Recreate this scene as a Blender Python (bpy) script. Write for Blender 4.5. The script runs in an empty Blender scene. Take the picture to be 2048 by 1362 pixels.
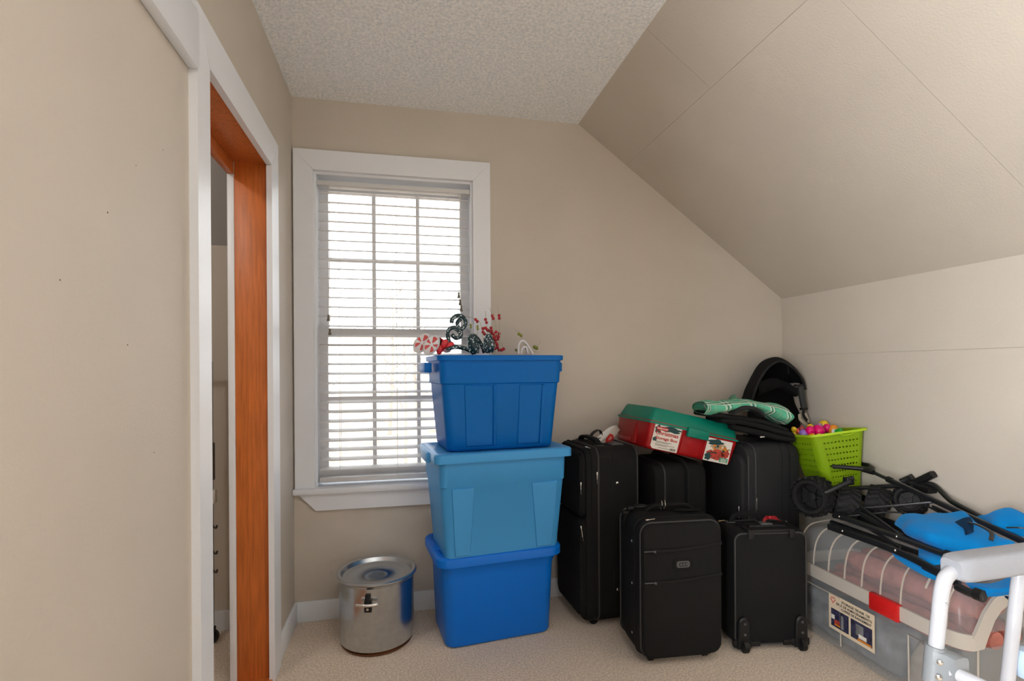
import bpy, bmesh, math, random
from mathutils import Vector, Matrix, noise
random.seed(7)
S = bpy.context.scene
COL = S.collection
PI = math.pi
R = math.radians

# ------------------------------------------------------------------ camera
F = 1032.79
YAW, PITCH, ROLL, SY = .2080, .0002, -.0065, 55.65
CAM = Vector((.4986, -2.556, 1.1709))
_f = Vector((math.sin(YAW), math.cos(YAW), 0)); _r = Vector((math.cos(YAW), -math.sin(YAW), 0)); _u = Vector((0, 0, 1))
FW = (_f + _u * PITCH).normalized(); U2 = (_u - _f * PITCH).normalized()
R3 = _r * math.cos(ROLL) + U2 * math.sin(ROLL); U3 = -_r * math.sin(ROLL) + U2 * math.cos(ROLL)
cam = bpy.data.cameras.new('camera'); camo = bpy.data.objects.new('camera', cam); COL.objects.link(camo)
cam.sensor_width = 36; cam.lens = 36 * F / 2048; cam.shift_y = SY / 2048; cam.clip_start = .02
camo.matrix_world = Matrix(((R3.x, U3.x, -FW.x, CAM.x), (R3.y, U3.y, -FW.y, CAM.y), (R3.z, U3.z, -FW.z, CAM.z), (0, 0, 0, 1)))
S.camera = camo

# ------------------------------------------------------------------ world, lights, exposure
S.view_settings.view_transform = 'Standard'; S.view_settings.look = 'None'
S.view_settings.gamma = 1; S.view_settings.use_curve_mapping = False
S.view_settings.exposure = 0.06
W = bpy.data.worlds.new('sky'); S.world = W; W.use_nodes = True
bg = W.node_tree.nodes['Background']; bg.inputs[0].default_value = (.96, .98, 1, 1); bg.inputs[1].default_value = 3.8

SWY, SWW, SWZ0, SWZ1 = -2.96, .90, .40, 1.85; SWD = .66; FILL_POWER = 14  # opening of the added side light; strength of the added lamp
def area(name, loc, rot, sx, sy, e, col=(1, 1, 1), portal=False):
    l = bpy.data.lights.new(name, 'AREA'); l.shape = 'RECTANGLE'; l.size = sx; l.size_y = sy; l.energy = e; l.color = col
    if portal: l.cycles.is_portal = True
    o = bpy.data.objects.new(name, l); COL.objects.link(o); o.location = loc; o.rotation_euler = rot
    return o
area('window_portal', (.468, .15, 1.36), (R(-90), 0, 0), .78, 1.52, 1, portal=True)
area('side_fill_light', (-SWD, SWY, (SWZ0 + SWZ1) / 2), (R(90), 0, R(-90)), SWW, SWZ1 - SWZ0, 198, (.94, .975, 1))  # added area light brightening the room from an invented opening
try: S.cycles.max_bounces = 10; S.cycles.diffuse_bounces = 6; S.cycles.transparent_max_bounces = 24; S.cycles.sample_clamp_indirect = 8
except Exception: pass

def ray(u, v): return FW + R3 * ((u - 1024) / F) - U3 * ((v - 681 - SY) / F)
def PZ(u, v, z): d = ray(u, v); return CAM + d * ((z - CAM.z) / d.z)
def PY(u, v, y): d = ray(u, v); return CAM + d * ((y - CAM.y) / d.y)
def PX(u, v, x): d = ray(u, v); return CAM + d * ((x - CAM.x) / d.x)

# ------------------------------------------------------------------ materials
MATS = {}
def M(name, col, rough=.5, metal=0, bump=None, var=None, spec=.5, coat=0, sheen=0, alpha=None, transl=0, aniso=0):
    """principled + optional noise bump (scale, strength, detail) and colour variation (scale, amount, stretch)"""
    m = bpy.data.materials.new(name); m.use_nodes = True; nt = m.node_tree; N = nt.nodes; L = nt.links
    b = N['Principled BSDF']; b.inputs['Base Color'].default_value = (*col, 1); b.inputs['Roughness'].default_value = rough
    b.inputs['Metallic'].default_value = metal; b.inputs['Specular IOR Level'].default_value = spec
    b.inputs['Coat Weight'].default_value = coat; b.inputs['Sheen Weight'].default_value = sheen
    if aniso: b.inputs['Anisotropic'].default_value = aniso
    tc = N.new('ShaderNodeTexCoord')
    if var:
        sc, am, st = (list(var) + [(1, 1, 1)])[:3]
        mp = N.new('ShaderNodeMapping'); mp.inputs['Scale'].default_value = st; L.new(tc.outputs['Object'], mp.inputs[0])
        nz = N.new('ShaderNodeTexNoise'); nz.inputs['Scale'].default_value = sc; nz.inputs['Detail'].default_value = 5; L.new(mp.outputs[0], nz.inputs['Vector'])
        cr = N.new('ShaderNodeValToRGB'); L.new(nz.outputs[0], cr.inputs[0])
        cr.color_ramp.elements[0].position = .3; cr.color_ramp.elements[1].position = .7
        cr.color_ramp.elements[0].color = (*[c * (1 - am) for c in col], 1); cr.color_ramp.elements[1].color = (*[min(1, c * (1 + am)) for c in col], 1)
        L.new(cr.outputs[0], b.inputs['Base Color'])
    if bump:
        sc, st, dt = bump
        nz = N.new('ShaderNodeTexNoise'); nz.inputs['Scale'].default_value = sc; nz.inputs['Detail'].default_value = dt; L.new(tc.outputs['Object'], nz.inputs['Vector'])
        bp = N.new('ShaderNodeBump'); bp.inputs['Strength'].default_value = st; bp.inputs['Distance'].default_value = .01
        L.new(nz.outputs[0], bp.inputs['Height']); L.new(bp.outputs[0], b.inputs['Normal'])
    out = N['Material Output']; cur = b.outputs[0]
    if transl:
        t = N.new('ShaderNodeBsdfTranslucent'); t.inputs[0].default_value = (*col, 1); mx = N.new('ShaderNodeMixShader'); mx.inputs[0].default_value = transl
        L.new(cur, mx.inputs[1]); L.new(t.outputs[0], mx.inputs[2]); cur = mx.outputs[0]
    if alpha is not None:
        t = N.new('ShaderNodeBsdfTransparent'); mx = N.new('ShaderNodeMixShader'); mx.inputs[0].default_value = alpha
        L.new(t.outputs[0], mx.inputs[1]); L.new(cur, mx.inputs[2]); cur = mx.outputs[0]
    L.new(cur, out.inputs[0])
    MATS[name] = m
    return m
WALL = (.572, .517, .450)
M('wall_paint', WALL, .62, bump=(160, .10, 4), var=(3, .03))
M('popcorn', (.89, .95, 1.0), .9, bump=(85, .62, 5), var=(95, .22))
M('carpet', (.70, .575, .455), .95, bump=(260, .6, 4), var=(130, .30), spec=.1, sheen=.3)
M('trim', (.78, .81, .86), .34, bump=(60, .06, 4))
M('trim_wall', (.50, .51, .53), .6)
M('orange_wood', (.54, .150, .030), .42, bump=(80, .05, 3), var=(14, .20, (8, 8, .5)))
M('blind', (.80, .80, .80), .42, transl=.25)
M('cord', (.75, .74, .70), .7); M('tassel', (.16, .14, .10), .5)
M('vinyl', (.78, .79, .81), .4)
M('steel', (.55, .585, .62), .22, 1, bump=(300, .03, 2), var=(40, .06), aniso=.4)
M('steel_lid', (.58, .62, .66), .26, 1, aniso=.6)
M('black_plastic', (.009, .009, .010), .45, spec=.35)
M('copper', (.30, .13, .06), .35, 1)
M('blue_deep', (.001, .16, .70), .38, spec=.28, bump=(40, .02, 2))
M('blue_light', (.05, .30, .66), .42, spec=.28, bump=(40, .02, 2))
M('blue_top', (.003, .23, .72), .38, spec=.28, transl=.45)
M('dark_fill', (.035, .06, .04), .9, bump=(60, .8, 4))
M('nylon', (.0075, .0078, .0085), .75, bump=(900, .25, 2), var=(400, .25), spec=.22)
M('nylon_grey', (.018, .019, .021), .75, bump=(900, .2, 2), spec=.25)
M('piping', (.030, .031, .033), .55); M('zip_tape', (.012, .012, .013), .85, spec=.2)
M('chrome', (.72, .71, .69), .25, 1); M('brass', (.62, .47, .28), .3, 1)
M('grey_trim', (.07, .072, .076), .5)
M('red', (.55, .012, .012), .35); M('red_clear', (.50, .012, .016), .22, transl=.25, coat=.3)
M('ribbon_red', (.45, .01, .02), .45)
M('green_lid', (.0, .20, .14), .38, spec=.3)
M('paper', (.78, .75, .70), .6); M('label_cream', (.72, .60, .45), .55); M('ink', (.02, .02, .02), .6)
M('ink_red', (.50, .02, .015), .6); M('white', (.8, .8, .8), .45)
M('teal_dark', (.006, .05, .055), .5); M('picture_red', (.42, .05, .03), .5, var=(60, .5)); M('picture_mix', (.40, .28, .16), .5, var=(110, .8))
M('picture_dark', (.03, .03, .07), .5, var=(60, .8)); M('picture_orange', (.65, .22, .02), .5); M('green_sticker', (.02, .28, .17), .5)
M('basket_green', (.48, .72, .02), .40, transl=.15)
M('clear_plastic', (.50, .53, .56), .22, alpha=.15, spec=.5); M('clear_rim', (.62, .58, .52), .4, alpha=.72); M('clear_rib', (.66, .60, .52), .35, alpha=.55)
M('pink_roll', (.48, .16, .12), .5, var=(20, .3)); M('grey_cloth', (.20, .21, .22), .7, var=(14, .5)); M('tan_bag', (.36, .31, .26), .5, var=(12, .4))
M('wagon_black', (.012, .013, .015), .30, spec=.6); M('hub', (.005, .005, .006), .5); M('tire', (.010, .010, .011), .7, spec=.3, bump=(200, .3, 2))
M('cyan_cloth', (.0, .38, .88), .8, spec=.2, bump=(500, .2, 2), sheen=.2)
M('mesh_cloth', (.006, .05, .13), .8)
M('white_tube', (.46, .465, .50), .22, coat=.3); M('arm_grey', (.29, .30, .33), .55, bump=(400, .15, 2)); M('clamp_grey', (.22, .235, .25), .45); M('pale_blue', (.45, .58, .75), .4)
M('canopy', (.008, .008, .009), .9, bump=(600, .2, 2)); M('strap_tan', (.42, .36, .28), .8); M('buckle', (.03, .031, .034), .4)
M('berry', (.42, .02, .03), .22); M('berry_green', (.25, .27, .04), .25); M('wire', (.45, .40, .28), .5)
M('glitter_red', (.62, .02, .03), .35, var=(300, .5)); M('pink_white', (.75, .5, .48), .4)
M('tree_bark', (.42, .37, .32), .9); M('ground', (.48, .39, .30), 1, var=(.6, .45)); M('rack', (.07, .055, .04), .45)
M('green_egg', (.0, .33, .015), .3)
m = M('fill_glow', (.9, .88, .84), .6); m.node_tree.nodes['Principled BSDF'].inputs['Emission Color'].default_value = (1, .98, .95, 1); m.node_tree.nodes['Principled BSDF'].inputs['Emission Strength'].default_value = FILL_POWER  # emission of the added fill lamp above the camera
EGG = {'yellow': (.85, .55, .02), 'magenta': (.78, .0, .17), 'coral': (.80, .10, .10), 'purple': (.30, .16, .58), 'orange': (.88, .30, .02), 'lilac': (.42, .28, .50), 'maroon': (.30, .05, .06), 'plum': (.42, .03, .25)}
for k, v in EGG.items(): M('egg_' + k, v, .28)

def node_mat(name, rough):
    m = bpy.data.materials.new(name); m.use_nodes = True; MATS[name] = m
    b = m.node_tree.nodes['Principled BSDF']; b.inputs['Roughness'].default_value = rough
    return m, m.node_tree.nodes, m.node_tree.links, b
# glass: mostly clear with a fresnel reflection
m, N, L, b = node_mat('glass', .02)
t = N.new('ShaderNodeBsdfTransparent'); g = N.new('ShaderNodeBsdfGlossy'); g.inputs['Roughness'].default_value = .02
fr = N.new('ShaderNodeFresnel'); fr.inputs[0].default_value = 1.35; mx = N.new('ShaderNodeMixShader')
L.new(fr.outputs[0], mx.inputs[0]); L.new(t.outputs[0], mx.inputs[1]); L.new(g.outputs[0], mx.inputs[2]); L.new(mx.outputs[0], N['Material Output'].inputs[0])
# dotted teal ribbon
m, N, L, b = node_mat('dotted', .35)
tc = N.new('ShaderNodeTexCoord'); vo = N.new('ShaderNodeTexVoronoi'); vo.inputs['Scale'].default_value = 105; L.new(tc.outputs['Object'], vo.inputs['Vector'])
cr = N.new('ShaderNodeValToRGB'); cr.color_ramp.interpolation = 'CONSTANT'
cr.color_ramp.elements[0].color = (.55, .66, .72, 1); cr.color_ramp.elements[1].position = .34; cr.color_ramp.elements[1].color = (.006, .035, .045, 1)
L.new(vo.outputs['Distance'], cr.inputs[0]); L.new(cr.outputs[0], b.inputs['Base Color'])
# plaid
m, N, L, b = node_mat('plaid', .85)
tc = N.new('ShaderNodeTexCoord'); sp = N.new('ShaderNodeSeparateXYZ'); L.new(tc.outputs['UV'], sp.inputs[0])
def math_n(op, a, v):
    n = N.new('ShaderNodeMath'); n.operation = op; L.new(a, n.inputs[0])
    if isinstance(v, (int, float)): n.inputs[1].default_value = v
    else: L.new(v, n.inputs[1])
    return n.outputs[0]
def band(axis, scale, lo, hi):
    fr_ = math_n('FRACT', math_n('MULTIPLY', axis, scale), 0)
    return math_n('MULTIPLY', math_n('GREATER_THAN', fr_, lo), math_n('LESS_THAN', fr_, hi))
def mixc(fac, A, B, amt=1):
    n = N.new('ShaderNodeMix'); n.data_type = 'RGBA'
    L.new(math_n('MULTIPLY', fac, amt), n.inputs[0])
    if isinstance(A, tuple): n.inputs[6].default_value = (*A, 1)
    else: L.new(A, n.inputs[6])
    n.inputs[7].default_value = (*B, 1)
    return n.outputs[2]
c = (.10, .46, .30)
for ax, scl in ((sp.outputs[0], 5.2), (sp.outputs[1], 3.2)):
    c = mixc(band(ax, scl, .10, .17), c, (.60, .68, .58), .85)
    c = mixc(band(ax, scl, .20, .24), c, (.005, .03, .03), .85)
    c = mixc(band(ax, scl, .27, .34), c, (.60, .68, .58), .85)
    c = mixc(band(ax, scl, .37, .40), c, (.01, .07, .06), .7)
    c = mixc(band(ax, scl, .70, .72), c, (.50, .50, .20), .7)
L.new(c, b.inputs['Base Color'])
# peppermint
m, N, L, b = node_mat('peppermint', .35)
tc = N.new('ShaderNodeTexCoord'); sp = N.new('ShaderNodeSeparateXYZ'); L.new(tc.outputs['Object'], sp.inputs[0])
at = math_n('ARCTAN2', sp.outputs[1], sp.outputs[0]); s_ = N.new('ShaderNodeMath'); s_.operation = 'SINE'; L.new(math_n('MULTIPLY', at, 5.0), s_.inputs[0])
rr2 = math_n('ADD', math_n('POWER', sp.outputs[0], 2.0), math_n('MULTIPLY', math_n('POWER', sp.outputs[1], 2.0), .45))
fac = math_n('MULTIPLY', math_n('MULTIPLY', math_n('GREATER_THAN', s_.outputs[0], .05), math_n('LESS_THAN', rr2, .00062)), math_n('GREATER_THAN', rr2, .00004))
L.new(mixc(fac, (.62, .63, .66), (.50, .05, .05)), b.inputs['Base Color'])

# ------------------------------------------------------------------ mesh helpers
def fin(o, ang=40):
    for p in o.data.polygons: p.use_smooth = True
    o.data.set_sharp_from_angle(angle=R(ang))
def obj(name, bm, mat, parent=None, ang=40, world=False, label=None):
    bmesh.ops.recalc_face_normals(bm, faces=bm.faces)
    if world and parent is not None:
        bmesh.ops.translate(bm, verts=bm.verts, vec=-parent.location)
    me = bpy.data.meshes.new(name); bm.to_mesh(me); bm.free()
    mats = mat if isinstance(mat, (list, tuple)) else [mat]
    for q in mats: me.materials.append(MATS[q])
    o = bpy.data.objects.new(name, me); COL.objects.link(o); fin(o, ang)
    if parent is not None: o.parent = parent
    if label: o['label'] = label
    return o
def tag(o, label, cat, group=None):
    o['label'] = label; o['category'] = cat
    if group: o['group'] = group
    return o
def struct(o, label=None):
    o['kind'] = 'structure'
    if label: o['label'] = label
    return o
def thing(name, label, cat, loc=(0, 0, 0), rz=0, group=None, rot=None):
    o = bpy.data.objects.new(name, None); COL.objects.link(o); o.location = loc; o.rotation_euler = rot if rot else (0, 0, rz)
    o.empty_display_size = .05
    return tag(o, label, cat, group)
def nb(): return bmesh.new()
def box(bm, x0, x1, y0, y1, z0, z1, bev=0, mat=None, seg=2):
    g = bmesh.ops.create_cube(bm, size=1); vs = g['verts']
    bmesh.ops.scale(bm, vec=(x1 - x0, y1 - y0, z1 - z0), verts=vs)
    bmesh.ops.translate(bm, vec=((x0 + x1) / 2, (y0 + y1) / 2, (z0 + z1) / 2), verts=vs)
    if mat is not None: bmesh.ops.transform(bm, matrix=mat, verts=vs)
    if bev:
        es = list({e for v in vs for e in v.link_edges})
        bmesh.ops.bevel(bm, geom=es, offset=bev, segments=seg, affect='EDGES', profile=.5)
    return bm
def bx(*a, **k): return box(nb(), *a, **k)
def ring_faces(bm, rings, close=True):
    n = len(rings[0])
    for a, b_ in zip(rings, rings[1:]):
        for i in range(n if close else n - 1):
            j = (i + 1) % n
            try: bm.faces.new((a[i], a[j], b_[j], b_[i]))
            except ValueError: pass
def loft(bm, rings, cap0=True, cap1=True, close=True):
    vr = [[bm.verts.new(p) for p in r] for r in rings]
    ring_faces(bm, vr, close)
    if cap0: bm.faces.new(vr[0][::-1])
    if cap1: bm.faces.new(vr[-1])
    return bm
def rr(hw, hd, r, n=5):
    r = min(r, hw * .999, hd * .999); pts = []
    for cx, cy, a0 in ((hw - r, hd - r, 0), (-hw + r, hd - r, 90), (-hw + r, -hd + r, 180), (hw - r, -hd + r, 270)):
        for i in range(n + 1):
            a = R(a0 + 90 * i / n); pts.append((cx + r * math.cos(a), cy + r * math.sin(a)))
    return pts
def catmull(P, k=6):
    P = [Vector(p) for p in P]
    if len(P) < 3: return [P[0].lerp(P[1], i / k) for i in range(k + 1)]
    out = []
    for i in range(len(P) - 1):
        p0 = P[i - 1] if i else P[0] * 2 - P[1]; p1, p2 = P[i], P[i + 1]; p3 = P[i + 2] if i + 2 < len(P) else P[-1] * 2 - P[-2]
        for j in range(k):
            t = j / k
            out.append(.5 * (2 * p1 + (p2 - p0) * t + (2 * p0 - 5 * p1 + 4 * p2 - p3) * t * t + (3 * p1 - p0 - 3 * p2 + p3) * t ** 3))
    out.append(P[-1]); return out
def tube(bm, pts, r, n=10, closed=False, cap=True, flat=None):
    """flat=(a,b): rounded rectangular section a (side) x b (up)"""
    pts = [Vector(p) for p in pts]; N_ = len(pts); rings = []; up = None
    for i, p in enumerate(pts):
        if closed: t = pts[(i + 1) % N_] - pts[i - 1]
        else: t = pts[min(i + 1, N_ - 1)] - pts[max(i - 1, 0)]
        t.normalize()
        if up is None:
            up = Vector((0, 0, 1)) if abs(t.z) < .9 else Vector((0, 1, 0))
        up = (up - t * up.dot(t))
        if up.length < 1e-5: up = t.orthogonal()
        up.normalize(); sd = t.cross(up)
        rad = r[i] if isinstance(r, (list, tuple)) else r
        if flat:
            q = rr(flat[0] / 2, flat[1] / 2, min(flat) * .25, 2); rings.append([p + sd * a + up * b_ for a, b_ in q])
        else:
            rings.append([p + sd * (rad * math.cos(2 * PI * k / n)) + up * (rad * math.sin(2 * PI * k / n)) for k in range(n)])
    vr = [[bm.verts.new(q) for q in ring] for ring in rings]
    if closed: vr.append(vr[0])
    ring_faces(bm, vr)
    if cap and not closed: bm.faces.new(vr[0][::-1]); bm.faces.new(vr[-1])
    return bm
def lathe(bm, prof, n=40, mat=None):
    vr = []
    for r, z in prof:
        if r < 1e-6: vr.append(None); continue
    rings = [[Vector((max(r, 1e-5) * math.cos(2 * PI * k / n), max(r, 1e-5) * math.sin(2 * PI * k / n), z)) for k in range(n)] for r, z in prof]
    if mat is not None: rings = [[mat @ p for p in q] for q in rings]
    vr = [[bm.verts.new(p) for p in q] for q in rings]
    ring_faces(bm, vr); bmesh.ops.remove_doubles(bm, verts=bm.verts, dist=2e-5)
    return bm
def ball(bm, c, r, sc=(1, 1, 1), u=14, v=9, mat=None):
    g = bmesh.ops.create_uvsphere(bm, u_segments=u, v_segments=v, radius=r); vs = g['verts']
    mm = Matrix.Translation(Vector(c)) @ (mat if mat is not None else Matrix.Identity(4)) @ Matrix.Diagonal((*sc, 1))
    bmesh.ops.transform(bm, matrix=mm, verts=vs); return bm
def cyl(bm, p0, p1, r, n=16, r2=None):
    return tube(bm, [p0, p1], [r, r if r2 is None else r2], n)
def grid(bm, rows, k=5, thick=0, uv=False, nz=0, ns=12):
    """smooth cloth patch through rows of points"""
    rows = [catmull(r_, k) for r_ in rows]
    cols = list(zip(*rows)); cols = [catmull(c_, k) for c_ in cols]
    nu, nv = len(cols), len(cols[0])
    P = [[cols[i][j].copy() for j in range(nv)] for i in range(nu)]
    if nz:
        for i in range(nu):
            for j in range(nv):
                P[i][j] += noise.noise_vector(P[i][j] * ns) * nz
    V = [[bm.verts.new(p) for p in q] for q in P]
    lay = bm.loops.layers.uv.verify() if uv else None
    for i in range(nu - 1):
        for j in range(nv - 1):
            f = bm.faces.new((V[i][j], V[i + 1][j], V[i + 1][j + 1], V[i][j + 1]))
            if uv:
                for lp, (a, b_) in zip(f.loops, ((i, j), (i + 1, j), (i + 1, j + 1), (i, j + 1))): lp[lay].uv = (a / (nu - 1), b_ / (nv - 1))
    if thick: bmesh.ops.solidify(bm, geom=bm.faces[:], thickness=thick)
    return bm
_fonts = {}
def text(name, s, size, mtx, mat, parent, align='CENTER', width=None, label=None):
    cu = bpy.data.curves.new(name, 'FONT'); cu.body = s; cu.size = size; cu.align_x = align; cu.resolution_u = 2; cu.extrude = .0002; cu.offset = size * .022
    o = bpy.data.objects.new(name, cu); COL.objects.link(o)
    dg = bpy.context.evaluated_depsgraph_get(); me = bpy.data.meshes.new_from_object(o.evaluated_get(dg))
    bpy.data.objects.remove(o); bpy.data.curves.remove(cu)
    me.name = name
    if width:
        xs = [v.co.x for v in me.vertices]; w = max(xs) - min(xs)
        if w > 0: me.transform(Matrix.Diagonal((width / w, 1, 1, 1)))
    me.transform(mtx); me.materials.clear(); me.materials.append(MATS[mat])
    r_ = bpy.data.objects.new(name, me); COL.objects.link(r_); r_.parent = parent
    if label: r_['label'] = label
    return r_
def frame(o, xa, ya):
    """matrix with local x along xa, local y along ya"""
    xa = Vector(xa).normalized(); za = xa.cross(Vector(ya)).normalized(); ya = za.cross(xa)
    o = Vector(o); return Matrix(((xa.x, ya.x, za.x, o.x), (xa.y, ya.y, za.y, o.y), (xa.z, ya.z, za.z, o.z), (0, 0, 0, 1)))

# ------------------------------------------------------------------ room shell
H = 2.44; X1 = 1.398; X2 = 2.6086; HK = 1.5557; YR = -5.0
struct(obj('floor', bx(-1.3, 2.75, YR - .15, .14, -.06, 0), 'carpet'), 'beige carpet floor')
struct(obj('ceiling', bx(-.12, X1 + .03, YR, 0, H, H + .08), 'popcorn'), 'white popcorn textured ceiling')
# left wall with the doorway
DY0, DY1, DZ = -1.10, -.45, 1.95
bm = nb(); box(bm, -.12, 0, YR, SWY - SWW / 2, 0, H); box(bm, -.12, 0, SWY - SWW / 2, SWY + SWW / 2, 0, SWZ0); box(bm, -.12, 0, SWY - SWW / 2, SWY + SWW / 2, SWZ1, H); box(bm, -.12, 0, SWY + SWW / 2, DY0 - .02, 0, H); box(bm, -.12, 0, DY1 + .02, 0, 0, H); box(bm, -.12, 0, DY0 - .02, DY1 + .02, DZ + .02, H)
struct(obj('wall_left', bm, 'wall_paint'), 'beige painted wall with the doorway')
# back wall with window opening
WX0, WX1, WZ0, WZ1 = .094, .842, .60, 2.10
bm = nb(); box(bm, -1.3, WX0, 0, .14, 0, H + .08); box(bm, WX1, 2.75, 0, .14, 0, H + .08); box(bm, WX0, WX1, 0, .14, 0, WZ0); box(bm, WX0, WX1, 0, .14, WZ1, H + .08)
struct(obj('wall_back', bm, 'wall_paint'), 'beige painted gable wall around the window')
for (u_, v_, r_) in ((215, 425, .0016), (326, 300, .0012), (272, 331, .0010), (255, 690, .0013), (308, 905, .0012), (120, 560, .0012)):
    q = PX(u_, v_, 0); bm = nb(); tube(bm, [q - Vector((.001, 0, 0)), q + Vector((.0004, 0, 0))], r_, 8); obj('nail_hole', bm, 'ink', bpy.data.objects['wall_left'])
# knee wall: backing with two boards and an open joint
SEAM = 1.2334
kw = struct(obj('wall_right', bx(X2 + .004, X2 + .1, YR, 0, 0, HK + .02), 'wall_paint'), 'low beige knee wall under the slope')
obj('wall_board', bx(X2, X2 + .006, YR, -.0012, 0, SEAM - .0009), 'wall_paint', kw)
obj('wall_board', bx(X2, X2 + .006, YR, -.0012, SEAM + .0007, HK + .01), 'wall_paint', kw)
# sloped ceiling in boards with open joints
sd = Vector((X2 - X1, 0, HK - H)); SL = sd.length; sd.normalize(); sn = Vector((sd.z, 0, -sd.x)); 
if sn.z > 0: sn = -sn
def slope_board(s0, s1, y0, y1, d0, d1):
    bm = nb(); o = Vector((X1, 0, H)); v = []
    for d in (d0, d1):
        for s, y in ((s0, y0), (s1, y0), (s1, y1), (s0, y1)): v.append(bm.verts.new(o + sd * s - sn * d + Vector((0, y, 0))))
    for q in ((0, 1, 2, 3), (7, 6, 5, 4), (0, 4, 5, 1), (1, 5, 6, 2), (2, 6, 7, 3), (3, 7, 4, 0)): bm.faces.new([v[i] for i in q])
    return bm
sc_ = struct(obj('ceiling_slope', slope_board(-.02, SL + .05, YR, 0, .004, .08), 'wall_paint'), 'beige sloped attic ceiling')
g = .00045
for a in ((-.005, SL + .01, YR, -1.32 - g), (.33 + g, SL + .01, -1.32 + g, 0), (-.005, .33 - g, -1.32 + g, -.77 - g), (-.005, .33 - g, -.77 + g, 0)):
    obj('ceiling_board', slope_board(*a, 0, .005), 'wall_paint', sc_)
# rear wall behind the camera, added fill window and lamps, and the space past the doorway
struct(obj('wall_rear', bx(-.12, 2.75, YR - .1, YR, 0, H + .08), 'wall_paint'), 'beige wall behind the camera')
sw = thing('fill_window', 'added window frame around the fill light, unseen behind the camera', 'window', (0, SWY, SWZ0)); struct(sw)
bm = nb(); y0, y1 = SWY - SWW / 2, SWY + SWW / 2; box(bm, -.005, .02, y0 - .08, y0, SWZ0 - .08, SWZ1 + .08); box(bm, -.005, .02, y1, y1 + .08, SWZ0 - .08, SWZ1 + .08); box(bm, -.005, .02, y0, y1, SWZ1, SWZ1 + .08); box(bm, -.005, .03, y0, y1, SWZ0 - .08, SWZ0)
obj('fill_window_casing', bm, 'trim', sw, world=True)  # invented casing around the opening of the added side light
bm = nb(); box(bm, -SWD, -.12, y0 - .03, y0, SWZ0 - .03, SWZ1 + .03); box(bm, -SWD, -.12, y1, y1 + .03, SWZ0 - .03, SWZ1 + .03); box(bm, -SWD, -.12, y0, y1, SWZ1, SWZ1 + .03); box(bm, -SWD, -.12, y0, y1, SWZ0 - .03, SWZ0)
obj('light_shroud', bm, 'rack', sw, world=True)  # unseen dark sides added to keep the side light off the back wall
lm = thing('fill_lamp', 'added round fill lamp, unseen on the ceiling above the camera', 'lamp', (.85, -2.2, H))
bm = nb(); lathe(bm, [(0, -.115), (.06, -.110), (.11, -.09), (.14, -.06), (.15, -.03), (.15, -.02), (0, -.02)], 32); obj('fill_lamp_shade', bm, 'fill_glow', lm)  # invented glowing dome out of view, added to brighten the room
bm = nb(); lathe(bm, [(0, -.02), (.16, -.02), (.16, 0), (0, 0)], 32); obj('fill_lamp_base', bm, 'clamp_grey', lm)
struct(obj('wall_hall', bx(-1.3, -1.2, -2.4, 0, 0, H + .08), 'wall_paint'), 'beige wall of the space past the doorway')
struct(obj('wall_hall_end', bx(-1.3, -.12, -2.5, -2.4, 0, H), 'wall_paint'), 'end wall of the space past the doorway')
bm = nb(); loft(bm, [[(-1.2, 0, 1.735), (-1.2, -.95, H), (-1.2, -2.4, H), (-1.2, -2.4, H + .08), (-1.2, 0, H + .08)], [(-.12, 0, 1.735), (-.12, -.95, H), (-.12, -2.4, H), (-.12, -2.4, H + .08), (-.12, 0, H + .08)]])
struct(obj('ceiling_hall', bm, 'trim_wall'), 'grey sloped ceiling past the doorway')
hl = thing('fill_lamp', 'added small round fill lamp, unseen past the doorway', 'lamp', (-.72, -1.6, H))
bm = nb(); lathe(bm, [(0, -.06), (.07, -.05), (.10, -.02), (.105, 0), (0, 0)], 24); obj('fill_lamp_shade', bm, 'white', hl)  # invented fitting for the added light past the doorway
pl = bpy.data.lights.new('hall_fill_light', 'POINT'); pl.energy = 14; pl.color = (1, .95, .88); pl.shadow_soft_size = .06
po = bpy.data.objects.new('hall_fill_light', pl); COL.objects.link(po); po.location = (-.72, -1.6, H - .14)  # point light added to brighten the space past the doorway

# baseboards
struct(obj('baseboard_back', bx(0, 1.9, -.014, 0, 0, .093, bev=.003), 'trim'), 'grey white baseboard under the window')
struct(obj('baseboard_left', bx(0, .014, -.363, -.014, 0, .095, bev=.003), 'trim'), 'short grey white baseboard between door and corner')
struct(obj('baseboard_hall', bx(-1.2, -.12, -.014, 0, 0, .085), 'trim'), 'baseboard seen through the doorway')

# doorway
dr = thing('door_1', 'white cased doorway with orange stained jambs', 'doorway', (0, -.77, 0)); struct(dr)
def prism_x(x0, x1, yz):
    bm = nb(); return loft(bm, [[(x0, y, z) for y, z in yz], [(x1, y, z) for y, z in yz]])
CT = .02; co = DZ + .11
obj('side_casing', prism_x(0, CT, [(-1.187, 0), (-1.104, 0), (-1.104, DZ - .008), (-1.187, co)]), 'trim', dr, world=True)
obj('side_casing', prism_x(0, CT, [(-.468, 0), (-.363, 0), (-.363, co), (-.468, DZ - .008)]), 'trim', dr, world=True)
obj('head_casing', prism_x(0, CT, [(-1.186, co), (-1.1035, DZ - .007), (-.4685, DZ - .007), (-.364, co)]), 'trim', dr, world=True)
obj('jamb', bx(-.116, 0, DY1, DY1 + .02, 0, DZ + .02, bev=.001), 'orange_wood', dr, world=True, label='orange stained side jamb')
obj('jamb', bx(-.116, 0, DY0 - .02, DY0, 0, DZ + .02, bev=.001), 'orange_wood', dr, world=True)
obj('head_jamb', bx(-.116, 0, DY0, DY1, DZ, DZ + .02, bev=.001), 'orange_wood', dr, world=True, label='orange stained head jamb')
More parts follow.
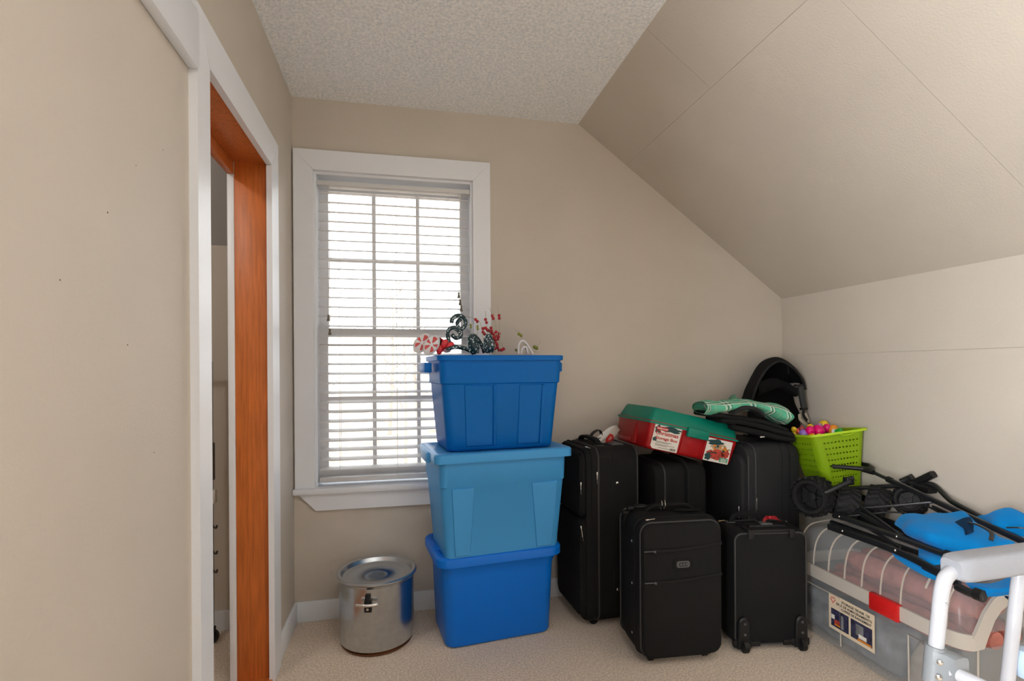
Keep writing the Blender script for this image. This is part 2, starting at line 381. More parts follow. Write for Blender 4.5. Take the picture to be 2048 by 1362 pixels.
obj('head_stop', bx(-.140, -.117, DY0, DY1, DZ - .045, DZ + .02, bev=.002), 'orange_wood', dr, world=True)
obj('side_stop', bx(-.140, -.1165, DY1 - .004, DY1 + .02, 0, DZ - .045, bev=.002), 'trim', dr, world=True, label='grey painted inner stop')
obj('threshold', bx(-.13, .012, DY0, DY1, 0, .008, bev=.003), 'orange_wood', dr, world=True)
# white header board on the left wall near the camera
struct(obj('trim_1', bx(0, .026, -2.4, -1.188, 1.893, 2.03, bev=.004), 'trim'), 'white painted header board on the left wall')
# garment rack seen through the doorway
gr = thing('garment_rack', 'dark metal rack with hooks seen through the doorway', 'rack', (-.312, -.12, 0))
bm = nb(); box(bm, -.008, .008, -.01, .01, .06, 1.21, bev=.002); obj('post', bm, 'rack', gr)
obj('sleeve', bx(-.012, .014, -.013, .013, .70, .86, bev=.003), 'rack', gr)
obj('clip', bx(-.01, .022, -.015, .015, .60, .66, bev=.006), 'paper', gr)
for z in (.50, .39, .31):
    bm = nb(); tube(bm, catmull([(0, 0, z + .02), (.012, -.005, z), (.024, -.01, z - .004), (.027, -.012, z + .008)], 4), .004, 8); obj('hook', bm, 'rack', gr)
bm = nb(); cyl(bm, (0, -.008, .03), (0, .008, .03), .029, 18); box(bm, -.014, .014, -.014, .014, .03, .07, bev=.003); obj('caster', bm, 'black_plastic', gr)
bm = nb(); tube(bm, [(0, 0, .075), (-.5, 0, .075)], .010); tube(bm, [(0, 0, 1.2), (-.5, 0, 1.2)], .010); tube(bm, [(-.5, 0, .0), (-.5, 0, 1.2)], .010); obj('rail', bm, 'rack', gr)

# ------------------------------------------------------------------ window
wn = thing('window_1', 'white double hung window with muntin bars', 'window', (.468, 0, .6)); struct(wn)
def wo(name, bm, mat, lab=None): return obj(name, bm, mat, wn, world=True, label=lab)
def prism_y(y0, y1, xz): return loft(nb(), [[(x, y0, z) for x, z in xz], [(x, y1, z) for x, z in xz]])
cw = .09
wo('side_casing', prism_y(-.022, 0, [(WX0 - cw + .004, .62), (WX0, .62), (WX0, WZ1), (WX0 - cw + .004, WZ1 + cw + .005)]), 'trim')
wo('side_casing', prism_y(-.022, 0, [(WX1, .62), (WX1 + cw - .004, .62), (WX1 + cw - .004, WZ1 + cw + .005), (WX1, WZ1)]), 'trim')
wo('head_casing', prism_y(-.0225, 0, [(WX0 - cw + .005, WZ1 + cw + .004), (WX0 + .0005, WZ1 + .0005), (WX1 - .0005, WZ1 + .0005), (WX1 + cw - .005, WZ1 + cw + .004)]), 'trim')
wo('stool', bx(.001, WX1 + cw + .02, -.045, .10, .595, .622, bev=.005), 'trim')
wo('apron', prism_y(-.02, 0, [(.022, .594), (.098, .515), (WX1 + .01, .515), (WX1 + cw, .594)]), 'trim')
bm = nb(); box(bm, WX0, WX0 + .012, -.0, .13, .6, WZ1); box(bm, WX1 - .012, WX1, -.0, .13, .6, WZ1); box(bm, WX0 + .0121, WX1 - .0121, -.0, .13, WZ1 - .012, WZ1); box(bm, WX0 + .0121, WX1 - .0121, .1005, .14, .598, .625)
wo('window_frame', bm, 'trim')
IX0, IX1 = WX0 + .012, WX1 - .012
def sash(name, y, z0, z1, top, bot, vx, hz):
    s = wo(name, (lambda bm: (box(bm, IX0, IX0 + .04, y, y + .03, z0, z1), box(bm, IX1 - .04, IX1, y, y + .03, z0, z1), box(bm, IX0 + .0401, IX1 - .0401, y + .0005, y + .0295, z1 - top, z1), box(bm, IX0 + .0401, IX1 - .0401, y + .0005, y + .0295, z0, z0 + bot), bm)[-1])(nb()), 'vinyl')
    def sub(n, bm, mt):
        bmesh.ops.translate(bm, verts=bm.verts, vec=-Vector(wn.location)); o = obj(n, bm, mt, s); return o
    for x in vx: sub('muntin', bx(x - .009, x + .009, y + .008, y + .022, z0 + bot, z1 - top), 'vinyl')
    for z in hz: sub('muntin', bx(IX0 + .04, IX1 - .04, y + .009, y + .021, z - .009, z + .009), 'vinyl')
    sub('glass_pane', bx(IX0 + .035, IX1 - .035, y + .013, y + .017, z0 + bot - .004, z1 - top + .004), 'glass')
mx_ = (IX0 + .04 + (IX1 - IX0 - .08) / 3, IX0 + .04 + 2 * (IX1 - IX0 - .08) / 3)
sash('upper_sash', .095, 1.33, WZ1 - .012, .045, .04, mx_, (1.71,))
sash('lower_sash', .062, .628, 1.37, .04, .06, mx_, (1.03,))
# blind
bl = thing('window_blind', 'white horizontal slat blind hanging in the window', 'blind', (.468, .025, .64))
def bo(n, bm, mt): return obj(n, bm, mt, bl, world=True)
BX0, BX1 = WX0 + .014, WX1 - .014; BY = .027
bo('head_rail', bx(BX0, BX1, BY - .026, BY + .026, 2.040, 2.062, bev=.003), 'blind')
bm = nb(); prof = [(-.025, 0), (-.0125, .0022), (0, .003), (.0125, .0022), (.025, 0)]; th = .0028
loft(bm, [[(x, y, z) for y, z in prof] + [(x, y, z - th) for y, z in prof[::-1]] for x in (-(BX1 - BX0) / 2 + .004, (BX1 - BX0) / 2 - .004)])
tmp = obj('slat', bm, 'blind', bl, ang=30); slat_mesh = tmp.data
zt, zb, ns = 2.012, .702, 30; first = True
for i in range(ns):
    z = zt + (zb - zt) * i / (ns - 1)
    o = tmp if first else tmp.copy()
    if not first: COL.objects.link(o); o.parent = bl
    first = False
    o.location = Vector(((BX0 + BX1) / 2, BY, z)) - bl.location
    o.rotation_euler = (R(11 + .5 * math.sin(i * 1.7)), 0, R(.12 * math.sin(i * 2.3)))
bo('bottom_rail', bx(BX0 + .004, BX1 - .004, BY - .026, BY + .026, .638, .662, bev=.004), 'blind')
for cx in (.205, .47, .725):
    bm = nb()
    for dy in (-.029, .029): tube(bm, [(cx, BY + dy, .65), (cx, BY + dy, 2.045)], .0009, 6)
    bo('ladder_cord', bm, 'cord')
for cx, z0, tz in ((.165, 1.40, (1.40, 1.335)), (.775, 1.47, (1.52, 1.485, 1.455))):
    bm = nb()
    for k, z in enumerate(tz): tube(bm, catmull([(cx + .004 * k, BY - .038, 2.03), (cx + .003 * math.sin(k * 3), BY - .042, 1.75), (cx + .006 * (k - 1), BY - .044, z + .02)], 5), .0009, 6)
    bo('pull_cord', bm, 'cord')
    for k, z in enumerate(tz):
        bm = nb(); lathe(bm, [(0, .014), (.005, .014), (.004, .004), (.008, -.014), (0, -.014)], 12, Matrix.Translation((cx + .006 * (k - 1), BY - .046, z + .012))); bo('tassel', bm, 'tassel')

# outside: ground and bare trees
struct(obj('ground_outside', bx(-60, 60, .5, 120, -3.3, -3.2), 'ground'), 'leaf covered ground outside')
def tree(i, x, y, h, r, lab):
    t = thing('bare_tree', lab, 'tree', (x, y, -3.2), group='bare trees outside the window')
    rnd = random.Random(i); bm = nb(); top = Vector((rnd.uniform(-.4, .4), 0, h))
    tube(bm, catmull([(0, 0, 0), top * .5 + Vector((rnd.uniform(-.2, .2), 0, 0)), top], 5), [r * (1 - .85 * k / 10) for k in range(11)], 7); obj('trunk', bm, 'tree_bark', t)
    bm = nb()
    for k in range(16):
        z = rnd.uniform(.25, .95); a = rnd.uniform(0, 2 * PI); ln = (1.1 - z) * h * .45; b0 = top * z
        p1 = b0 + Vector((math.cos(a) * ln * .5, math.sin(a) * ln * .5, ln * .4)); p2 = b0 + Vector((math.cos(a) * ln, math.sin(a) * ln, ln * .95))
        tube(bm, catmull([b0, p1, p2], 3), [r * .3 * (1 - .8 * q / 6) for q in range(7)], 5)
        for q in range(3):
            c0 = p1.lerp(p2, q / 3); a2 = a + rnd.uniform(-1, 1); tube(bm, [c0, c0 + Vector((math.cos(a2) * ln * .35, math.sin(a2) * ln * .35, ln * .3))], [r * .12, r * .03], 4)
    obj('branches', bm, 'tree_bark', t)
for i, (x, y, h, r) in enumerate(((-2.6, 14, 8, .07), (.6, 21, 9, .08), (4.6, 15, 7.5, .07), (-3.2, 24, 10, .14), (1.4, 27, 9.5, .12), (3.9, 25, 9, .12), (-.4, 33, 10, .14), (-5.5, 32, 10, .14), (5.8, 34, 10, .14))):
    tree(i, x, y, h, r, 'bare tree seen faintly through the window blind')

# ------------------------------------------------------------------ stock pot
pot = thing('stock_pot', 'tall stainless steel stock pot with lid on the carpet', 'pot', (.382, -.238, 0), R(0))
PR, PH = .157, .292
bm = nb(); lathe(bm, [(0, .004), (.128, .004), (PR - .018, .006), (PR - .004, .022), (PR, .045), (PR, PH - .012), (PR + .004, PH - .006), (PR + .008, PH), (PR - .003, PH), (PR - .004, .05), (PR - .02, .02), (0, .015)], 72); obj('pot_body', bm, 'steel', pot, ang=30)
bm = nb(); lathe(bm, [(0, 0), (.135, 0), (PR - .012, .003), (PR - .006, .012), (PR - .012, .0125), (0, .0125)], 64); obj('pot_base', bm, 'copper', pot)
bm = nb(); lathe(bm, [(PR + .013, PH + .004), (PR + .013, PH + .009), (PR + .006, PH + .013), (PR - .006, PH + .010), (PR - .014, PH - .006), (PR - .030, PH - .013), (0, PH - .0142), (0, PH - .019), (PR - .03, PH - .017), (PR - .012, PH - .008), (PR - .004, PH + .003)], 72); obj('pot_lid', bm, 'steel_lid', pot, ang=30)
for a in (-100, 80):
    d = Vector((math.cos(R(a)), math.sin(R(a)), 0)); sdv = Vector((-d.y, d.x, 0)); zt_ = PH - .075
    bm = nb(); mtx = frame(d * (PR + .004) + Vector((0, 0, zt_)), sdv, (0, 0, 1)); box(bm, -.015, .015, -.026, .022, -.006, .006, bev=.003, mat=mtx); box(bm, -.011, .011, .012, .046, -.006, .004, bev=.002, mat=mtx)
    hb = obj('handle_mount', bm, 'black_plastic', pot)
    bm = nb(); cyl(bm, d * (PR + .009) + Vector((0, 0, zt_ - .012)), d * (PR + .012) + Vector((0, 0, zt_ - .012)), .005, 12); obj('rivet', bm, 'chrome', hb)
    bm = nb(); c0 = d * (PR + .018) + Vector((0, 0, zt_ + .012))
    tube(bm, catmull([c0 - sdv * .042 , c0 - sdv * .034 + d * .006, c0 + d * .012, c0 + sdv * .034 + d * .006, c0 + sdv * .042], 5), [.002] + [.0065] * 19 + [.002], 12); obj('handle_bar', bm, 'chrome', pot)

# ------------------------------------------------------------------ storage totes
def tote_shell(bm, rings, th=.004, inner_bottom=.006):
    """rings: (z, half width, half depth, radius); open-topped shell with real thickness"""
    out = [[(x, y, z) for x, y in rr(a, b_, r, 6)] for z, a, b_, r in rings]
    inn = [[(x, y, max(z, inner_bottom)) for x, y in rr(a - th, b_ - th, max(.005, r - th), 6)] for z, a, b_, r in rings[::-1]]
    return loft(bm, out + inn)
def lid_slab(bm, z0, hw, hd, r, lip, top, inset, recess):
    R_ = [(z0, hw - .006, hd - .006, r), (z0 - lip, hw - .003, hd - .003, r), (z0 - lip, hw, hd, r), (z0 + top - .008, hw, hd, r), (z0 + top - .002, hw - .004, hd - .004, r), (z0 + top, hw - .010, hd - .010, r), (z0 + top, hw - inset, hd - inset, r), (z0 + top - recess, hw - inset - .012, hd - inset - .012, r)]
    return loft(bm, [[(x, y, z) for x, y in rr(a, b_, q, 6)] for z, a, b_, q in R_])
def front_plate(x0, x1, z0, z1, fy, off, x0b=None, x1b=None):
    """raised moulded panel following the tapering front wall; fy(z) gives the wall's y"""
    x0b = x0 if x0b is None else x0b; x1b = x1 if x1b is None else x1b
    q = [(x0b, z0), (x1b, z0), (x1, z1), (x0, z1)]; e = off
    cx = sum(p[0] for p in q) / 4; cz = sum(p[1] for p in q) / 4
    def sh(x, z, k): return (x + (k if x < cx else -k), z + (k if z < cz else -k))
    r0 = [(x, fy(z) + .001, z) for x, z in q]; r1 = [(a, fy(c_) - e, c_) for a, c_ in (sh(x, z, .003) for x, z in q)]
    return loft(nb(), [r0, r1])
ang = R(6.7)
def place(front_left, wfront, depth, rz):
    """centre of a box whose front-left base corner is given"""
    c_, s_ = math.cos(rz), math.sin(rz); v = Vector((wfront / 2, depth / 2, 0)); return Vector((front_left[0] + v.x * c_ - v.y * s_, front_left[1] + v.x * s_ + v.y * c_, front_left[2]))
# bottom tote
Hb = .372; wb, db, wt, dt = .475, .285, .535, .355
t = thing('storage_tote', 'deep blue lidded storage tote on the carpet, lowest of the stack', 'tote', place((.667, -.405, 0), wb, db, ang), ang, 'stacked blue totes')
t.location.y += .003
hw = lambda z: (wb + (wt - .035 - wb) * min(1, z / .33)) / 2
hd = lambda z: (db + (dt - .035 - db) * min(1, z / .33)) / 2
bm = nb(); tote_shell(bm, [(0, wb / 2 - .012, db / 2 - .012, .04), (.006, wb / 2 - .003, db / 2 - .003, .045), (.014, wb / 2, db / 2, .045), (.30, hw(.30), hd(.30), .05), (.315, hw(.31) + .002, hd(.31) + .001, .05), (.35, wt / 2 - .006, dt / 2 - .006, .055), (Hb, wt / 2, dt / 2, .055)]); body = obj('tote_body', bm, 'blue_deep', t)
fy = lambda z: -hd(z)
bm = nb(); lid_slab(bm, Hb, wt / 2 + .012, dt / 2 + .012, .06, .016, .022, .028, .010); ld = obj('tote_lid', bm, 'blue_deep', t)
for s in (-1, 1):
    bm = nb(); box(bm, s * (wt / 2 - .02) - .02, s * (wt / 2 - .02) + .02, -.06, .06, Hb + .008, Hb + .026, bev=.008); obj('lid_latch', bm, 'blue_deep', ld)
zb1 = Hb + .013
# middle tote
wb, db, wt, dt = .505, .305, .562, .36; Hm = .422
a2 = R(7.5)
t = thing('storage_tote', 'light blue lidded storage tote in the middle of the stack', 'tote', place((.664, -.446, zb1 + .001), wb, db, a2), a2, 'stacked blue totes')
hd2 = lambda z: (db + (dt - db) * z / Hm) / 2; hw2 = lambda z: (wb + (wt - wb) * z / Hm) / 2
bm = nb(); tote_shell(bm, [(0, wb / 2 - .012, db / 2 - .012, .025), (.008, wb / 2 - .002, db / 2 - .002, .03), (.30, hw2(.30), hd2(.30), .03), (.304, hw2(.304) + .004, hd2(.304) + .003, .03), (Hm, wt / 2, dt / 2, .032)]); body = obj('tote_body', bm, 'blue_light', t)
fy = lambda z: -hd2(z)
obj('side_panel', front_plate(-.232, -.135, (.015), .299, fy, .004, -.215, -.150), 'blue_light', body)
obj('side_panel', front_plate(.115, .236, .015, .299, fy, .004, .145, .215), 'blue_light', body)
bm = nb(); lid_slab(bm, Hm, wt / 2 + .022, dt / 2 + .016, .028, .018, .020, .03, .009); ld = obj('tote_lid', bm, 'blue_light', t)
for s in (-1, 1):
    bm = nb(); box(bm, s * (wt / 2 + .022) - .012, s * (wt / 2 + .022) + .006, -.075, .075, Hm - .03, Hm + .014, bev=.005); obj('lid_latch', bm, 'blue_light', ld)
zb2 = zb1 + .001 + Hm + .011
# top tote, open
wb, db, wt, dt = .478, .29, .545, .35; Ht = .408; a3 = R(6)
T3 = thing('storage_tote', 'open bright blue tote full of decorations, topmost of the stack', 'tote', place((.678, -.392, zb2 + .001), wb, db, a3), a3, 'stacked blue totes')
hd3 = lambda z: (db + (dt - db) * z / Ht) / 2; hw3 = lambda z: (wb + (wt - wb) * z / Ht) / 2
bm = nb(); tote_shell(bm, [(0, wb / 2 - .014, db / 2 - .014, .03), (.006, wb / 2 - .004, db / 2 - .004, .035), (.016, wb / 2, db / 2, .035), (.285, hw3(.285), hd3(.285), .035), (.290, hw3(.29) + .006, hd3(.29) + .005, .035), (.385, hw3(.385) + .003, hd3(.385) + .003, .035), (.386, wt / 2 + .010, dt / 2 + .010, .04), (Ht - .003, wt / 2 + .011, dt / 2 + .011, .04), (Ht, wt / 2 + .008, dt / 2 + .008, .04)], th=.0035); body = obj('tote_body', bm, 'blue_top', T3)
fy = lambda z: -hd3(z)
for x0, x1 in ((-.172, -.048), (.072, .178)): obj('side_panel', front_plate(x0, x1, .022, .282, fy, .004, x0 * .93, x1 * .93), 'blue_top', body)
for x in (-.045, .18): obj('side_rib', front_plate(x, x + .012, .02, .283, fy, .006, x * .93, x * .93 + .012), 'blue_top', body)
for s in (-1, 1):
    bm = nb(); box(bm, s * (wt / 2 + .030) - .020, s * (wt / 2 + .030) + .012, -.075, .075, .335, .378, bev=.006); obj('handle', bm, 'blue_top', T3, label='moulded grab handle')
# fill inside: heap that stops most of the light below a slanting line
hp = thing('decoration_heap', 'dark heap of tangled garland filling the open tote', 'garland', T3.location + Vector((0, 0, .007)), a3)
bm = nb(); n1, n2 = 16, 10; top = []; wi, di = wb / 2 - .012, db / 2 - .012
V = [[bm.verts.new((-wi + 2 * wi * i / n1, -di + 2 * di * j / n2, (.345 - .15 * min(1, max(0, i / n1 - .10) / .5)) + .012 * noise.noise(Vector((i * .7, j * .7, 3))))) for j in range(n2 + 1)] for i in range(n1 + 1)]
for i in range(n1):
    for j in range(n2): bm.faces.new((V[i][j], V[i + 1][j], V[i + 1][j + 1], V[i][j + 1]))
g_ = bmesh.ops.extrude_face_region(bm, geom=bm.faces[:])
for v in g_['geom']:
    if isinstance(v, bmesh.types.BMVert): v.co.z = 0; v.co.x *= .96; v.co.y *= .96
obj('garland_mass', bm, 'dark_fill', hp)

# ------------------------------------------------------------------ decorations standing in the open tote
DYP = -.27
def D(u, v, y=DYP): return PY(u, v, y)
for (u, v, rot, lab) in ((844, 686, 34, 'outer striped red and white peppermint disc at the tote corner'), (863, 690, 30, 'inner striped red and white peppermint disc beside the red flower')):
    c = D(u, v, -.31 if u < 850 else -.335)
    bm = nb(); lathe(bm, [(0, -.007), (.026, -.006), (.031, 0), (.026, .006), (0, .007)], 28); bmesh.ops.scale(bm, vec=(1, 1.6, 1), verts=bm.verts)
    d_ = obj('peppermint_ornament', bm, 'peppermint'); d_.location = c; d_.rotation_euler = Matrix.Rotation(R(rot), 3, 'Y').to_4x4().to_euler()
    d_.rotation_euler = (R(78), R(rot), R(-10)); tag(d_, lab, 'ornament', 'peppermint ornaments in the open tote')
c = D(885, 694, -.31); fl = thing('red_flower', 'red glittery poinsettia pick beside the striped discs', 'ornament', c)
for k, (du, dv, s, r_) in enumerate(((-11, 2, .017, -30), (-6, 6, .018, 10), (4, -6, .019, 25), (14, -2, .020, 50), (10, 6, .016, 70), (0, 3, .013, 0))):
    bm = nb(); p = D(885 + du, 694 + dv, -.33 + .004 * k) - c
    ball(bm, p, s, (.75, .45, 1.15), 12, 8, Matrix.Rotation(R(r_), 4, 'Y')); obj('petal', bm, 'glitter_red' if k != 4 else 'pink_white', fl)
bm = nb(); p = [D(*q, -.30) - c for q in ((877, 690), (879, 674), (892, 682), (905, 692), (893, 698))]
vs = [bm.verts.new(q) for q in p]; bm.faces.new(vs); bmesh.ops.solidify(bm, geom=bm.faces[:], thickness=.003); obj('petal', bm, 'glitter_red', fl)
def pick(name, lab, cat, paths, rad, mat, grp=None, base=None):
    base = base if base is not None else D(*paths[0][0]); t_ = thing(name, lab, cat, base, group=grp)
    for P_ in paths:
        bm = nb(); tube(bm, catmull([Vector(q) for q in P_], 6), rad, 10); obj('curl', bm, mat, t_, world=True)
    return t_
def ringpx(cu, cv, ru, rv, a0, a1, n, y0, y1):
    return [D(cu + ru * math.cos(R(a0 + (a1 - a0) * i / n)), cv + rv * math.sin(R(a0 + (a1 - a0) * i / n)), y0 + (y1 - y0) * i / n) for i in range(n + 1)]
up_ = ringpx(917, 645, 14, 14, 175, 470, 12, -.27, -.29) + [D(916, 655, -.285), D(915, 645, -.28), D(921, 638, -.275)]
lo_ = ringpx(908, 668, 13, 13, 20, -190, 9, -.30, -.29) + [D(899, 684, -.29), D(908, 692, -.29), D(925, 696, -.29), D(945, 699, -.29)]
pick('swirl_pick', 'dark teal dotted glitter swirl curling above the tote rim', 'ornament', [up_, lo_, [D(913, 664, -.29), D(921, 662, -.29), D(921, 673, -.29), D(911, 676, -.29), D(903, 668, -.29)]], .0092, 'dotted', base=D(920, 700, -.29))
pick('swirl_pick', 'dark teal dotted ribbon lying along the tote rim', 'ornament', [[D(893, 699, -.33), D(907, 695, -.33), D(925, 695, -.33), D(940, 702, -.33)], [D(938, 672, -.25), D(950, 672, -.25), D(962, 688, -.25), D(969, 706, -.25)]], .0085, 'dotted', base=D(930, 704, -.3))
for (u0, v0, u1, v1, lab) in ((951, 708, 940, 668, 'leaning dark teal dotted cone left of the berries'), (979, 706, 976, 668, 'upright dark teal dotted cone in front of the berries')):
    a, b_ = D(u0, v0, -.28), D(u1, v1, -.28); t_ = thing('dotted_cone', lab, 'ornament', a, group='dotted cones in the open tote')
    bm = nb(); tube(bm, [a, a.lerp(b_, .25), a.lerp(b_, .5), a.lerp(b_, .75), a.lerp(b_, .97), b_], [.016, .026, .025, .020, .012, .004], 14); obj('cone', bm, 'dotted', t_, world=True)
    bm = nb(); tube(bm, [a, a - Vector((0, 0, .06))], .0015, 6); obj('stem', bm, 'wire', t_, world=True)
def berries(lab, base, stems, cl, mat, r_, grp, y=-.24):
    b0 = D(*base, y); t_ = thing('berry_pick', lab, 'berry pick', b0, group=grp)
    bm = nb()
    for s_ in stems: tube(bm, catmull([D(*q, y) for q in s_], 4), .0011, 6)
    obj('stem', bm, 'wire', t_, world=True)
    for k, q in enumerate(cl):
        bm = nb(); ball(bm, D(q[0], q[1], y + (q[2] if len(q) > 2 else 0)), r_, u=12, v=8); obj('berry', bm, mat, t_, world=True)
RB = 'red berry picks in the open tote'; r_ = .0072
berries('thin red berry pick arching left of the berry bunch', (970, 700), [[(970, 702), (962, 650), (951, 638), (930, 632)]], [(951, 639), (954.5, 643)], 'berry', r_, RB)
berries('red berry pick rising above the bunch of berries', (975, 700), [[(976, 702), (974, 660), (971, 622)]], [(971, 639), (973, 645)], 'berry', r_, RB)
berries('tall red berry pick second from the right', (985, 700), [[(986, 702), (992, 655), (985, 633), (979, 615)]], [(984.5, 631.5), (986.5, 637)], 'berry', r_, RB)
berries('tallest red berry pick on the right of the bunch', (998, 700), [[(998, 702), (999, 650), (997, 630), (995, 611)]], [(998, 631), (998.5, 636.5)], 'berry', r_, RB)
rnd = random.Random(3); cl = []
for (u, v) in ((966, 657), (971, 656), (975, 660), (966, 664), (969, 668), (982, 656), (983, 662), (983, 667), (987, 668), (992, 664), (998, 667), (988, 674), (993, 672), (997, 673), (985, 680), (991, 679), (996, 678), (992, 685), (987, 688), (994, 689), (995, 695), (990, 697), (998, 700), (985, 700), (1007, 698), (1003, 700), (970, 678), (968, 694), (983, 692), (978, 662)): cl.append((u, v, rnd.uniform(-.012, .012)))
berries('dense bunch of red berries standing in the open tote', (990, 706), [[(990, 706), (988, 680), (975, 660)], [(990, 706), (992, 680), (995, 668)], [(1008, 700), (1002, 682)]], cl, 'berry', .0076, RB)
GB = 'green berry picks in the open tote'
berries('leftmost pair of green berries above the teal cone', (944, 700), [[(944, 702), (942, 660), (940, 640)]], [(941, 650), (941.5, 654.5)], 'berry_green', .0055, GB)
berries('second pair of green berries left of the red bunch', (957, 700), [[(957, 702), (955, 670), (956, 648)]], [(955, 653), (955.5, 658)], 'berry_green', .006, GB)
berries('green berry pick leaning left above the white loop', (1053, 702), [[(1053, 702), (1042, 672), (1030, 657)]], [(1038, 668), (1042, 671)], 'berry_green', .0075, GB)
berries('lone green berry low left of the white loop', (1033, 706), [[(1033, 706), (1032, 702)]], [(1032.5, 700)], 'berry_green', .0065, GB)
berries('green berries nested under the white loop', (1053, 706), [[(1053, 706), (1052, 692)]], [(1053, 691), (1053, 697.5)], 'berry_green', .007, GB)
berries('rightmost green berry pick with a raised stem tip', (1070, 706), [[(1068, 706), (1075, 692), (1082, 682)]], [(1069, 694), (1073, 696)], 'berry_green', .0085, GB)
pick('wire_loop', 'white plastic loop arching out of the tote', 'loop', [[D(1037, 708), D(1037, 692), D(1043, 682), D(1052, 686), D(1066, 708)], [D(1042, 708), D(1045, 697), D(1052, 694), D(1056, 708)]], .0048, 'white')

# ------------------------------------------------------------------ suitcases
def xz_ring(hw_, h, r, y, ins=0, z0=0): return [(x, y, z0 + h / 2 + z) for x, z in rr(hw_ - ins, h / 2 - ins, r, 6)]
def case_body(bm, W_, D_, z0, z1, r, e=.014):
    h = z1 - z0; y0, y1 = -D_ / 2, D_ / 2
    Rg = [(y0, e), (y0 + e * .3, e * .3), (y0 + e, 0), (y0 + D_ * .35, -.003), (y1 - D_ * .35, -.003), (y1 - e, 0), (y1 - e * .3, e * .3), (y1, e)]
    return loft(bm, [xz_ring(W_ / 2, h, r, y, i, z0) for y, i in Rg])
def loop(W_, z0, z1, r, y, rad, ins=0):
    bm = nb(); return tube(bm, xz_ring(W_ / 2, z1 - z0, r, y, ins, z0), rad, 8, closed=True)
def pull(parent, p, d, mat='chrome', L_=.03, tape=True):
    """zip pull hanging from p along d"""
    p, d = Vector(p), Vector(d).normalized(); bm = nb()
    tube(bm, [p - d * .004, p + d * .008], 0, flat=(.009, .006)); tube(bm, [p + d * .006, p + d * L_], 0, flat=(.006, .003)); o = obj('zip_pull', bm, mat, parent)
    if tape:
        bm = nb(); tube(bm, [p + d * L_, p + d * (L_ + .02)], 0, flat=(.010, .003)); obj('pull_tab', bm, 'grey_trim', o)
def stud(parent, p, n, r=.006):
    p, n = Vector(p), Vector(n); bm = nb(); tube(bm, [p, p + n * .002, p + n * .004], [r, r, r * .6], 12); obj('stud', bm, 'chrome', parent)
def top_handle(parent, x0, x1, y, z, rise, w=.024, t_=.012, mat='nylon'):
    bm = nb(); m_ = (x0 + x1) / 2; q = (x1 - x0)
    tube(bm, catmull([(x0, y, z), (x0 + q * .10, y, z + rise * .7), (x0 + q * .28, y, z + rise), (m_, y, z + rise), (x1 - q * .28, y, z + rise), (x1 - q * .10, y, z + rise * .7), (x1, y, z)], 5), 0, flat=(w, t_)); o = obj('handle', bm, mat, parent)
    for x in (x0, x1):
        bm = nb(); box(bm, x - .02, x + .02, y - w * .7, y + w * .7, z - .002, z + .006, bev=.002); obj('handle_mount', bm, 'grey_trim', o)
def castor(parent, x, y, r=.022, w=.018):
    bm = nb(); cyl(bm, (x - w / 2, y, r), (x + w / 2, y, r), r, 18); obj('wheel', bm, 'black_plastic', parent)
# front centre
fc = thing('suitcase', 'black upright suitcase standing in front, embossed oval patch on face', 'suitcase', (1.578, -.582, 0), R(-3.7), 'black suitcases')
W_, D_, z0, z1 = .342, .225, .028, .566; yf = -D_ / 2
bd = obj('case_body', case_body(nb(), W_, D_, z0, z1, .045), 'nylon', fc)
obj('front_panel', case_body(nb(), W_ - .02, .02, z0 + .01, z1 - .012, .04, .006), 'nylon', bd).location = (0, yf - .004, 0)
obj('piping', loop(W_, z0 + .003, z1 - .003, .045, yf + .006, .0045, .004), 'piping', fc); obj('piping', loop(W_, z0, z1, .045, -yf - .008, .0045, 0), 'piping', fc)
bm = nb(); tube(bm, xz_ring(W_ / 2, z1 - z0, .045, yf + .045, -.003, z0), .0035, 8, closed=True); obj('zipper', bm, 'zip_tape', fc)
for z, x0 in ((.457, -.162), (.335, -.16)):
    bm = nb(); tube(bm, catmull([(x0, yf - .016, z), (-.04, yf - .019, z - .001), (.06, yf - .018, z + .006), (.163, yf - .016, z + .016)], 5), 0, flat=(.003, .012)); obj('pocket_zipper', bm, 'zip_tape', fc)
    bm = nb(); tube(bm, [(x0, yf - .022, z), (x0 + .04, yf - .023, z)], .0022, 8); tube(bm, [(x0 + .04, yf - .022, z - .001), (x0 + .046, yf - .027, z - .002)], .005, 10); obj('zip_pull', bm, 'grey_trim', fc)
bm = nb(); loft(bm, [[(x, yf - .012 - d_, .398 + z) for x, z in rr(.040 - i, .023 - i, .015, 5)] for d_, i in ((0, 0), (.005, 0), (.0065, .003), (.0045, .006))]); pt = obj('patch', bm, 'nylon', fc)
bm = nb(); loft(bm, [[(x, yf - .0165 - d_, .398 + z) for x, z in rr(.028 - i, .0135 - i, .010, 5)] for d_, i in ((0, 0), (.002, .001))]); obj('patch_emblem', bm, 'grey_trim', pt)
for x in (-.012, .0, .012):
    bm = nb(); tube(bm, [(x + .005 * math.cos(a), yf - .0192, .398 + .007 * math.sin(a)) for a in [R(40 + 280 * k / 12) for k in range(13)]], .0012, 6); obj('patch_emblem', bm, 'nylon', pt)
top_handle(fc, -.10, .12, .02, z1 - .004, .034, .026, .013)
bm = nb(); tube(bm, catmull([(-.06, .05, z1 + .016), (-.11, .055, z1 + .022), (-.155, .045, z1 + .004), (-.178, .04, z1 - .03), (-.180, .042, z1 - .06)], 6), 0, flat=(.018, .005)); obj('strap', bm, 'nylon', fc)
for k, (x, z) in enumerate(((-.150, z1 + .010), (-.172, z1 - .008))):
    bm = nb(); box(bm, x - .012, x + .012, .032, .060, z - .004, z + .010, bev=.003); obj('strap_buckle', bm, 'black_plastic', fc)
